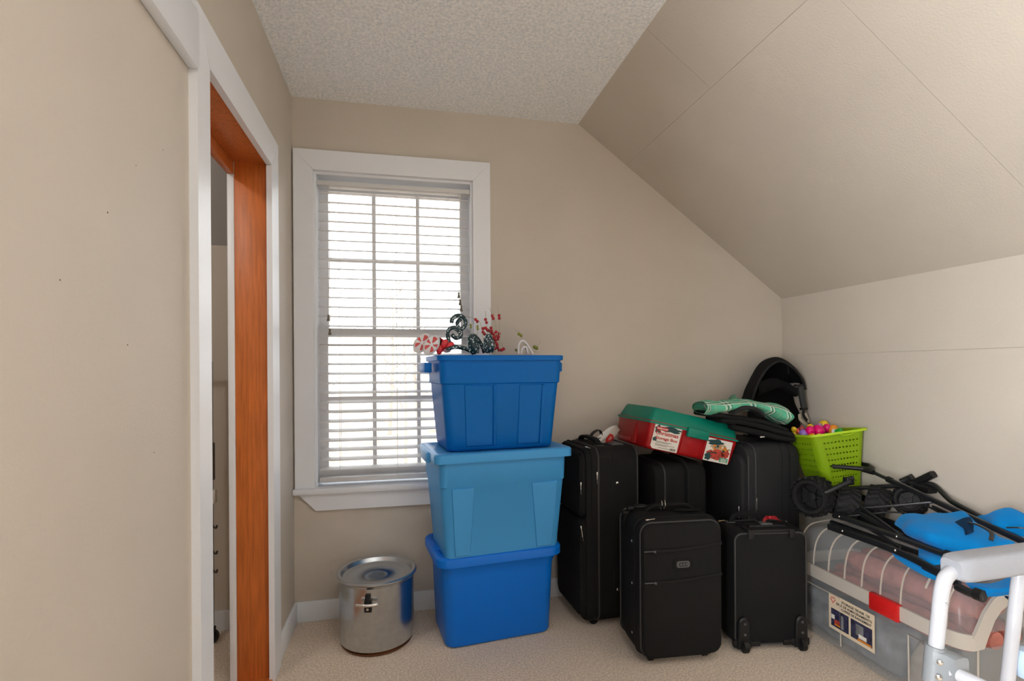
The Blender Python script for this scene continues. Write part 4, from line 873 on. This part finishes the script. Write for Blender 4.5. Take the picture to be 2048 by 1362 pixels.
# ------------------------------------------------------------------ folded wagon lying on the trunk, leaning on the wall
wg = thing('folded_wagon', 'folded utility wagon with black frame, chunky wheels and cyan fabric', 'wagon', (2.42, -.90, .47))
PN = Vector((-.5, 0, 1)).normalized()
def WP(u, v, h=0):
    d = ray(u, v); o = Vector((2.24, 0, .5 + h)); p = CAM + d * ((o - CAM).dot(PN) / d.dot(PN))
    return p if p.x < X2 - .022 else PX(u, v, X2 - .022)
def f4(x, y): return (1580 + x / 4.128, 900 + y / 4.128)
def W4(x, y, h=0): return WP(*f4(x, y), h)
def wpart(name, bm, mat, parent=None, lab=None, ang_=50):
    if parent is None: return obj(name, bm, mat, wg, world=True, label=lab, ang=ang_)
    bmesh.ops.translate(bm, verts=bm.verts, vec=-wg.location); return obj(name, bm, mat, parent, ang=ang_, label=lab)
def bar(name, pts, fl_=None, r0=.009, mat='wagon_black', k=6):
    bm = nb(); tube(bm, catmull(pts, k) if len(pts) > 2 else pts, r0, 10, flat=fl_); return wpart(name, bm, mat)
def wheel(c, ax, r0, w_, lab=None):
    c = Vector(c); ax = Vector(ax).normalized(); q = ax.to_track_quat('Z', 'Y').to_matrix().to_4x4(); mt = Matrix.Translation(c) @ q; h = w_ / 2
    bm = nb(); lathe(bm, [(r0 * .66, -h * .85), (r0 * .72, -h), (r0 * .86, -h), (r0 * .97, -h * .6), (r0, 0), (r0 * .97, h * .6), (r0 * .86, h), (r0 * .72, h), (r0 * .66, h * .85), (r0 * .62, 0), (r0 * .66, -h * .85)], 36, mt); ti = wpart('wheel', bm, 'tire', lab=lab)
    bm = nb()
    for k in range(18):
        a = 2 * PI * k / 18
        for sgn in (-1, 1):
            m2 = mt @ Matrix.Rotation(a + (.17 if sgn > 0 else 0), 4, 'Z') @ Matrix.Translation((r0 * .985, 0, sgn * h * .45)) @ Matrix.Rotation(sgn * R(32), 4, 'X'); box(bm, -.004, .005, -.006, .006, -h * .5, h * .5, mat=m2)
    wpart('tread', bm, 'tire', ti)
    bm = nb(); lathe(bm, [(0, -h * .5), (r0 * .68, -h * .5), (r0 * .70, h * .85), (r0 * .66, h * .85), (r0 * .62, -h * .1), (r0 * .24, -h * .1), (r0 * .20, h * .4), (0, h * .45)], 30, mt); wpart('wheel_hub', bm, 'hub', ti)
    bm = nb()
    for k in range(5): box(bm, r0 * .2, r0 * .63, -.005, .005, -h * .1, h * .2, mat=mt @ Matrix.Rotation(2 * PI * k / 5, 4, 'Z'))
    wpart('wheel_spoke', bm, 'hub', ti)
wheel((2.268, -.600, .598), (-.93, -.36, .05), .083, .090)
wheel((2.385, -.655, .572), (-.72, .60, .20), .070, .085); wheel((2.475, -.715, .585), (-.62, .70, .25), .066, .080); wheel((2.550, -.800, .612), (-.75, -.45, .4), .058, .05)
# fork over the near wheel, axle
bm = nb(); tube(bm, [PX(1650, 985, 2.25), PX(1672, 975, 2.28), PX(1700, 962, 2.33)], 0, flat=(.030, .016)); wpart('wheel_fork', bm, 'black_plastic')
bm = nb(); box(bm, -.018, .018, -.014, .014, -.016, .016, bev=.005, mat=Matrix.Translation(PX(1697, 962, 2.33))); tube(bm, [PX(1690, 958, 2.33), PX(1708, 955, 2.35)], 0, flat=(.016, .014)); wpart('hinge_block', bm, 'black_plastic')
# pull handle
hc = [(335, 115), (365, 98), (450, 97), (560, 95), (650, 100), (688, 125), (680, 150), (640, 160), (560, 152), (450, 142), (365, 138)]
bm = nb(); hp_ = [PZ(*f4(x, y), .715 + .0 * k) for k, (x, y) in enumerate(hc)]
for q in hp_: q.x = min(q.x, X2 - .02)
tube(bm, hp_, .0095, 10, closed=True); wpart('pull_handle', bm, 'black_plastic')
bm = nb(); tube(bm, [PZ(*f4(600, 160), .712), PZ(*f4(690, 185), .708)], .011, 10); wpart('handle_collar', bm, 'black_plastic')
sA, sB = PZ(*f4(660, 172), .708), PZ(2075, 1096, .60)
bm = nb(); tube(bm, [sA, sA.lerp(sB, .16)], .0075, 10); wpart('handle_shaft', bm, 'wagon_black')
bm = nb(); tube(bm, [sA.lerp(sB, .15), sB], 0, flat=(.016, .020)); wpart('handle_shaft', bm, 'wagon_black')
bm = nb(); tube(bm, [sA.lerp(sB, .145), sA.lerp(sB, .175)], .013, 10); wpart('handle_collar', bm, 'black_plastic')
# frame
bar('frame_tube', [W4(480, 318), W4(800, 300), W4(1080, 283), W4(1165, 285), W4(1220, 315), W4(1300, 395), W4(1360, 440), W4(1540, 535), W4(1760, 660), W4(1932, 760)], r0=.010)
bar('frame_tube', [W4(470, 300), W4(452, 350), W4(480, 440), W4(545, 500), W4(720, 600), W4(920, 705)], r0=.0095)
bar('frame_tube', [W4(400, 545, .01), W4(880, 715, .01), W4(1320, 875, .01)], r0=.0115); bar('frame_tube', [W4(1340, 880, .01), W4(1460, 920, .01), W4(1560, 935, .01)], r0=.010)
bm = nb(); tube(bm, [W4(1285, 862, .01), W4(1365, 890, .01)], .016, 12); wpart('frame_collar', bm, 'black_plastic')
bar('frame_bar', [W4(318, 632, .0), W4(870, 830, .0), W4(1280, 1035, .0)], (.012, .024)); bar('frame_bar', [W4(590, 610), W4(740, 700), W4(910, 808)], (.008, .012))
bar('frame_bar', [W4(560, 455, .012), W4(700, 555, .012), W4(900, 700, .012)], (.010, .014)); bar('cross_wire', [W4(610, 478, .004), W4(900, 455, .004), W4(1230, 425, .004)], (.008, .010))
bar('cross_wire', [W4(480, 545), W4(800, 515), W4(960, 520)], (.006, .006)); bar('cross_wire', [W4(860, 468), W4(960, 530), W4(1060, 600)], (.006, .006)); bar('cross_wire', [W4(1110, 450), W4(1230, 515), W4(1350, 590)], (.006, .006))
bar('frame_bar', [W4(1180, 470), W4(1300, 525), W4(1400, 580)], (.010, .014)); bar('frame_bar', [W4(1100, 960, -.01), W4(1290, 1050, -.01), W4(1400, 1110, -.01)], (.012, .022)); bar('frame_tube', [W4(1380, 1130, -.02), W4(1480, 1175, -.02), W4(1600, 1205, -.02)], r0=.013)
bm = nb(); tube(bm, [W4(1530, 1185, -.02), W4(1600, 1210, -.02)], .018, 12); wpart('frame_collar', bm, 'black_plastic')
for (x, y) in ((880, 715), (868, 828), (487, 447), (405, 550), (432, 668), (1795, 760), (1900, 795)):
    p = W4(x, y, .022); bm = nb(); ball(bm, p, .0045, u=10, v=6); wpart('rivet', bm, 'chrome')
for (xa, xb, y0_, y1_) in ((915, 1010, 225, 265), (1050, 1185, 200, 262)):
    bm = nb(); tube(bm, [W4(xa, y1_, .012), W4((xa + xb) / 2, (y0_ + y1_) / 2, .018), W4(xb, y0_, .020)], 0, flat=(.03, .026)); wpart('foot_block', bm, 'black_plastic')
bm = nb(); tube(bm, [W4(1000, 280, -.02), W4(1100, 310, -.03), W4(1180, 330, -.03)], 0, flat=(.05, .03)); wpart('foot_block', bm, 'black_plastic')
bar('frame_bar', [Vector((2.40, -.44, .565)), Vector((2.59, -.44, .565))], (.014, .05)); bar('frame_bar', [Vector((2.42, -.64, .555)), Vector((2.42, -.42, .565))], (.014, .05)); bar('frame_bar', [Vector((2.56, -.70, .56)), Vector((2.56, -.42, .575))], (.014, .03))
bar('frame_bar', [Vector((2.36, -1.22, .478)), Vector((2.36, -.60, .478))], (.02, .016)); bar('frame_bar', [Vector((2.50, -1.22, .50)), Vector((2.50, -.60, .50))], (.02, .05))
# fabric
def sheet(rows, th_=.003, nz=.010, ns=20, mat='cyan_cloth', name='fabric_panel'):
    bm = nb(); P_ = [[W4(*q) for q in r__] for r__ in rows]
    grid(bm, P_, 5, th_, nz=nz, ns=ns)
    for v in bm.verts: v.co.x = min(v.co.x, X2 - .006)
    return wpart(name, bm, mat, ang_=80)
sheet([[(865, 590, .01), (950, 545, .03), (1050, 520, .045), (1200, 522, .035), (1400, 500, .045), (1490, 545, .03)], [(880, 630, .02), (1010, 640, .055), (1150, 600, .065), (1350, 600, .06), (1500, 620, .04), (1690, 700, .03)], [(950, 690, .015), (1100, 735, .045), (1270, 735, .055), (1450, 760, .05), (1650, 780, .045), (1840, 765, .03)], [(1000, 722, -.005), (1180, 802, .0), (1300, 845, .005), (1440, 880, .01), (1560, 915, .01), (1860, 890, .01)]])
sheet([[(1055, 818, -.02), (1150, 830, -.01), (1300, 880, -.01), (1410, 935, -.01)], [(1065, 880, -.02), (1120, 900, .0), (1270, 910, .0), (1410, 938, -.005)], [(1090, 962, -.02), (1120, 952, -.01), (1250, 940, -.012), (1410, 942, -.012)]])
sheet([[(845, 850, -.02), (950, 880, -.02), (1100, 960, -.02), (1260, 1045, -.02)], [(860, 872, -.02), (960, 920, -.015), (1110, 1000, -.015), (1245, 1068, -.02)], [(880, 900, -.03), (980, 965, -.03), (1120, 1042, -.03), (1225, 1088, -.03)]], nz=.003)
sheet([[(1520, 545, .0), (1650, 522, .03), (1840, 480, .05), (1960, 540, .04), (2070, 560, .03)], [(1580, 600, .01), (1700, 615, .03), (1850, 600, .04), (1950, 620, .04), (2070, 640, .03)], [(1620, 650, -.01), (1760, 690, .0), (1880, 720, .0), (1980, 735, .0), (2070, 740, .0)]])
sheet([[(1440, 1090, -.03), (1600, 1095, -.02), (1880, 1060, -.02), (2070, 1050, -.02)], [(1470, 1125, -.02), (1620, 1160, -.005), (1880, 1140, -.005), (2070, 1120, -.01)], [(1560, 1215, -.04), (1640, 1225, -.035), (1880, 1200, -.03), (2070, 1190, -.03)]])
sheet([[(1360, 590, .066), (1430, 560, .070), (1480, 555, .068)], [(1420, 640, .066), (1470, 625, .07), (1510, 590, .068)], [(1450, 700, .062), (1480, 690, .066), (1520, 680, .064)]], .002, .004, 30, 'mesh_cloth', 'mesh_pocket')
bar('fabric_strap', [W4(1480, 600, .075), W4(1560, 620, .08), W4(1660, 680, .08), W4(1660, 745, .075)], (.012, .004)); bar('fabric_strap', [W4(1405, 850, .03), W4(1470, 890, .03), W4(1540, 925, .03)], (.012, .004)); bar('fabric_strap', [W4(1790, 640, .05), W4(1880, 640, .055), W4(1960, 650, .05)], (.010, .004))
bar('fabric_strap', [W4(1790, 1210, -.03), W4(1840, 1245, -.03), W4(1900, 1245, -.03)], (.012, .004))

# ------------------------------------------------------------------ lime basket with plastic eggs
bk = thing('laundry_basket', 'lime green perforated plastic basket of plastic eggs against the wall', 'basket', (2.500, -.470, .600), rot=(R(-6), R(-7), R(-10)))
BHt = .262; bx_, by_, tx_, ty_ = .084, .086, .126, .120
prof_b = [(0, bx_, by_), (BHt, tx_, ty_)]
def bring(z, off=0, r0=.035): f = z / BHt; return [(x, y, z) for x, y in rr(bx_ + (tx_ - bx_) * f + off, by_ + (ty_ - by_) * f + off, r0, 5)]
# walls: each side is a sheet with real holes, corners are plain
def side_sheet(axis, sgn, n_, rows_):
    bm = nb(); hs = .0036; segs = n_; th_ = .0025
    def pos(a, z, d):
        f = z / BHt; ex = bx_ + (tx_ - bx_) * f; ey = by_ + (ty_ - by_) * f
        if axis == 'y': return Vector((a * (ex - .034), sgn * (ey - d), z))
        return Vector((sgn * (ex - d), a * (ey - .034), z))
    wid = 2 * ((bx_ + tx_) / 2 - .034 if axis == 'y' else (by_ + ty_) / 2 - .034)
    us = [-1]; zs = [0]
    for k in range(n_): c = -1 + (k + .5) * 2 / n_; h = hs * 2 / wid; us += [c - h, c + h]
    us.append(1); zlo, zhi = .02, BHt - .03
    for k in range(rows_): c = zlo + (zhi - zlo) * (k + .5) / rows_; zs += [c - hs, c + hs]
    zs.append(BHt)
    V0 = [[bm.verts.new(pos(u, z, 0)) for z in zs] for u in us]
    for i in range(len(us) - 1):
        for j in range(len(zs) - 1):
            if i % 2 == 1 and j % 2 == 1: continue
            bm.faces.new((V0[i][j], V0[i + 1][j], V0[i + 1][j + 1], V0[i][j + 1]))
    bmesh.ops.solidify(bm, geom=bm.faces[:], thickness=th_)
    return bm
bkb = obj('side_wall', side_sheet('y', -1, 10, 8), 'basket_green', bk, label='perforated lime front wall')
obj('side_wall', side_sheet('y', 1, 10, 8), 'basket_green', bk); obj('side_wall', side_sheet('x', -1, 8, 8), 'basket_green', bk); obj('side_wall', side_sheet('x', 1, 8, 8), 'basket_green', bk)
for sx_, sy_ in ((1, 1), (-1, 1), (-1, -1), (1, -1)):
    bm = nb(); rg = []
    for z, ex, ey in prof_b:
        rg.append([(sx_ * (ex - .0345 + .0345 * math.cos(a)), sy_ * (ey - .0345 + .0345 * math.sin(a)), z) for a in [R(90 * k / 6) for k in range(7)]])
    loft(bm, rg, False, False, False); bmesh.ops.solidify(bm, geom=bm.faces[:], thickness=.0025); obj('corner', bm, 'basket_green', bk)
bm = nb(); loft(bm, [[(x, y, .0) for x, y in rr(bx_, by_, .035, 5)], [(x, y, .004) for x, y in rr(bx_, by_, .035, 5)]]); obj('basket_floor', bm, 'basket_green', bk)
bm = nb(); rg = [bring(BHt, -.002), bring(BHt, .010)]; top_ = []
vr_ = []
for d_, z_ in ((-.004, 0), (.010, .002), (.013, -.008), (.011, -.008), (.008, 0), (-.004, -.003)):
    q = []
    for x, y, z in bring(BHt, d_): q.append(bm.verts.new((x, y, z + z_)))
    vr_.append(q)
vr_.append(vr_[0]); ring_faces(bm, vr_); obj('rim', bm, 'basket_green', bk)
bm = nb(); tube(bm, catmull([(-.01, -ty_ - .006, BHt), (.005, -ty_ - .004, BHt - .014), (.03, -ty_ - .004, BHt - .018), (.055, -ty_ - .004, BHt - .012), (.07, -ty_ - .006, BHt)], 5), .003, 8); obj('handle_cutout', bm, 'basket_green', bk)
EG = [(250, 375, 62, 'yellow', 'yellow plastic egg at the left end of the basket'), (255, 262, 48, 'yellow', 'small yellow egg at the back left of the basket'), (340, 295, 52, 'coral', 'coral plastic egg behind the purple one'), (430, 348, 80, 'purple', 'shiny purple plastic egg at the basket front'),
      (575, 380, 62, 'orange', 'orange egg with black stripes beside the purple one'), (548, 222, 58, 'yellow', 'yellow egg in the rear row beside magenta ones'), (545, 285, 78, 'magenta', 'left magenta egg of the middle row'), (700, 285, 100, 'magenta', 'large magenta egg in the basket middle'), (860, 240, 75, 'magenta', 'right magenta egg beside the tall yellow one'),
      (1030, 185, 92, 'yellow', 'tall yellow egg on top of the basket heap'), (1225, 262, 88, 'orange', 'orange egg at the right of the basket'), (1165, 175, 42, 'plum', 'plum egg behind the orange one at right'), (715, 205, 55, 'lilac', 'lilac egg at the back of the heap'), (710, 405, 66, 'yellow', 'front yellow egg half hidden by the rim'), (845, 400, 62, 'yellow', 'second front yellow egg beside the green cap'), (395, 245, 50, 'maroon', 'dark red egg at the back of the heap')]
EGR = 'plastic eggs in the lime basket'
for k, (x, y, r_, c_, lab) in enumerate(EG):
    u, v = 1560 + x / 9.081, 830 + y / 9.081; dep = -.51 + .0008 * max(0, 400 - y); p = PY(u, v, dep); p = p if p.x > 2.395 else PX(u, v, 2.395 + .02 * (k % 3)); p.x = min(p.x, X2 - .045); rad = r_ / 9.081 * (p - CAM).dot(FW) / F
    e = thing('plastic_egg', lab, 'egg', p, group=EGR); e.rotation_euler = (random.uniform(-.5, .5), random.uniform(-.6, .6), random.uniform(0, 3))
    bm = nb(); lathe(bm, [(rad * math.sin(R(a)) * (1 - .10 * math.cos(R(a))), 1.12 * rad * math.cos(R(a))) for a in range(0, 181, 15)], 20); sh_ = obj('shell', bm, 'egg_' + c_, e)
    bm = nb(); lathe(bm, [(rad * .985, -.003), (rad * 1.03, -.0015), (rad * 1.03, .0015), (rad * .985, .003)], 20); obj('seam_band', bm, 'egg_' + c_, e)
    if 'stripes' in lab:
        for q in range(5):
            bm = nb(); tube(bm, [(rad * 1.01 * math.cos(R(a)) * math.cos(q * .5 - 1), rad * 1.01 * math.cos(R(a)) * math.sin(q * .5 - 1), 1.1 * rad * math.sin(R(a))) for a in range(-10, 71, 10)], .0012, 6); obj('stripe', bm, 'ink', e)
p = PY(1560 + 1085 / 9.081, 830 + 330 / 9.081, -.525); e = thing('bottle_cap', 'bright green cap with white ring among the eggs', 'cap', p, rot=(R(65), 0, R(25)), group='toys in the lime basket')
bm = nb(); lathe(bm, [(0, .014), (.020, .014), (.0225, .011), (.0225, -.010), (0, -.010)], 28); obj('cap', bm, 'green_egg', e)
bm = nb(); lathe(bm, [(0, -.022), (.026, -.022), (.027, -.018), (.025, -.010), (0, -.010)], 28); obj('cap_ring', bm, 'white', e)

# ------------------------------------------------------------------ white walker frame in the foreground
wk = thing('walker_frame', 'white tubular walker with grey armrest in the foreground', 'walker', (1.55, -1.75, 0))
def side_frame(off, first):
    O = Vector(off); A_ = Vector((1.432, -1.742, 0)); A1_ = Vector((1.514, -1.748, .715)); B_ = Vector((1.690, -1.690, 0)); B1_ = Vector((1.780, -1.7015, .72))
    ar0, ar1 = Vector((1.545, -1.744, .768)), Vector((2.02, -1.735, .775))
    ax = (ar1 - ar0).normalized(); P_ = [A_, A1_ * .9 + A_ * .1, A1_, A1_ + Vector((.006, 0, .028)), A1_ + Vector((.018, .002, .045)), ar0 + ax * .012, ar0 + ax * .05]
    bm = nb(); tube(bm, catmull([q + O for q in P_], 6), .0128, 16); obj('leg', bm, 'white_tube', wk, world=True)
    E_ = ar1 + Vector((.015, 0, -.05)); 
    bm = nb(); tube(bm, catmull([q + O for q in (B_, B1_ * .9 + B_ * .1, B1_, B1_ + Vector((.004, 0, .035)))], 6), .0125, 16); obj('leg', bm, 'white_tube', wk, world=True)
    bm = nb(); fm = frame(ar0 + O, ax, (0, 1, 0)); ln = (ar1 - ar0).length
    rings = []
    for s, k in ((0, .72), (.012, .95), (.03, 1), (ln - .03, 1), (ln - .01, .93), (ln, .7)):
        rings.append([fm @ Vector((s, y * k, .006 + z * k)) for y, z in rr(.027, .024, .012, 4)])
    loft(bm, rings); obj('armrest', bm, 'arm_grey', wk, world=True)
    cz = A_.lerp(A1_, .595 / .715); d_ = (A1_ - A_).normalized()
    bm = nb(); tube(bm, [O + cz - d_ * .034, O + cz + d_ * .034], .0175, 18); cl_ = obj('clamp', bm, 'clamp_grey', wk, world=True)
    return cz + O, cl_, d_, B_ + O
c1, cl1, dd, b1 = side_frame((0, 0, 0), True)
OFF = Vector((.085, -.47, 0)); c2, cl2, _, b2 = side_frame(OFF, False)
for c_, cl_, s_ in ((c1, cl1, 1), (c2, cl2, -1)):
    t_ = (OFF.normalized()) * s_; bm = nb(); q = c_ + t_ * .0
    tube(bm, [q, q + t_ * .020 + Vector((.008, 0, 0)), q + t_ * .042 + Vector((.004, 0, 0))], 0, flat=(.034, .062)); bmesh.ops.translate(bm, verts=bm.verts, vec=-wk.location); obj('clamp_arm', bm, 'clamp_grey', cl_)
    for dz in (-.014, .014):
        n_ = (CAM - c_); n_.z = 0; n_.normalize(); p = c_ + n_ * .0165 + t_ * .008 + dd * dz; bm = nb(); tube(bm, [p, p + n_ * .003, p + n_ * .0045], [.0052, .0052, .003], 12); bmesh.ops.translate(bm, verts=bm.verts, vec=-wk.location); obj('screw', bm, 'chrome', cl_)
bm = nb(); tube(bm, [c1 + OFF.normalized() * .03, c2 - OFF.normalized() * .03], .0118, 14); br_ = obj('cross_bar', bm, 'white_tube', wk, world=True)
d_ = OFF.normalized(); q = c1 + d_ * .085
bm = nb(); tube(bm, [q, q + d_ * .09], .0121, 14); bmesh.ops.translate(bm, verts=bm.verts, vec=-wk.location); obj('sticker', bm, 'paper', br_)
bm = nb()
for k in range(6):
    p = q + d_ * (.006 + .007 * k) + Vector((-.0045, 0, .0112)); box(bm, -.001, .001, -.0022, .0022, -.0006, .0006, mat=Matrix.Translation(p))
bmesh.ops.translate(bm, verts=bm.verts, vec=-wk.location); obj('sticker_print', bm, 'ink', br_)
bm = nb(); p = PZ(2050, 1345, .54); lathe(bm, [(0, -.03), (.02, -.03), (.026, -.01), (.026, .012), (.018, .026), (0, .028)], 20, Matrix.Translation(b1.lerp(b1 + Vector((.09, -.0115, .72)), .75) + Vector((.035, -.01, 0)))); obj('height_knob', bm, 'pale_blue', wk, world=True)
for c_ in (Vector((1.432, -1.742, 0)), Vector((1.690, -1.690, 0))):
    for o_ in (Vector(), OFF):
        bm = nb(); lathe(bm, [(0, 0), (.019, 0), (.020, .01), (.016, .035), (.0135, .036), (0, .036)], 18, Matrix.Translation(c_ + o_ + Vector((.002, 0, 0)))); obj('rubber_foot', bm, 'clamp_grey', wk, world=True)
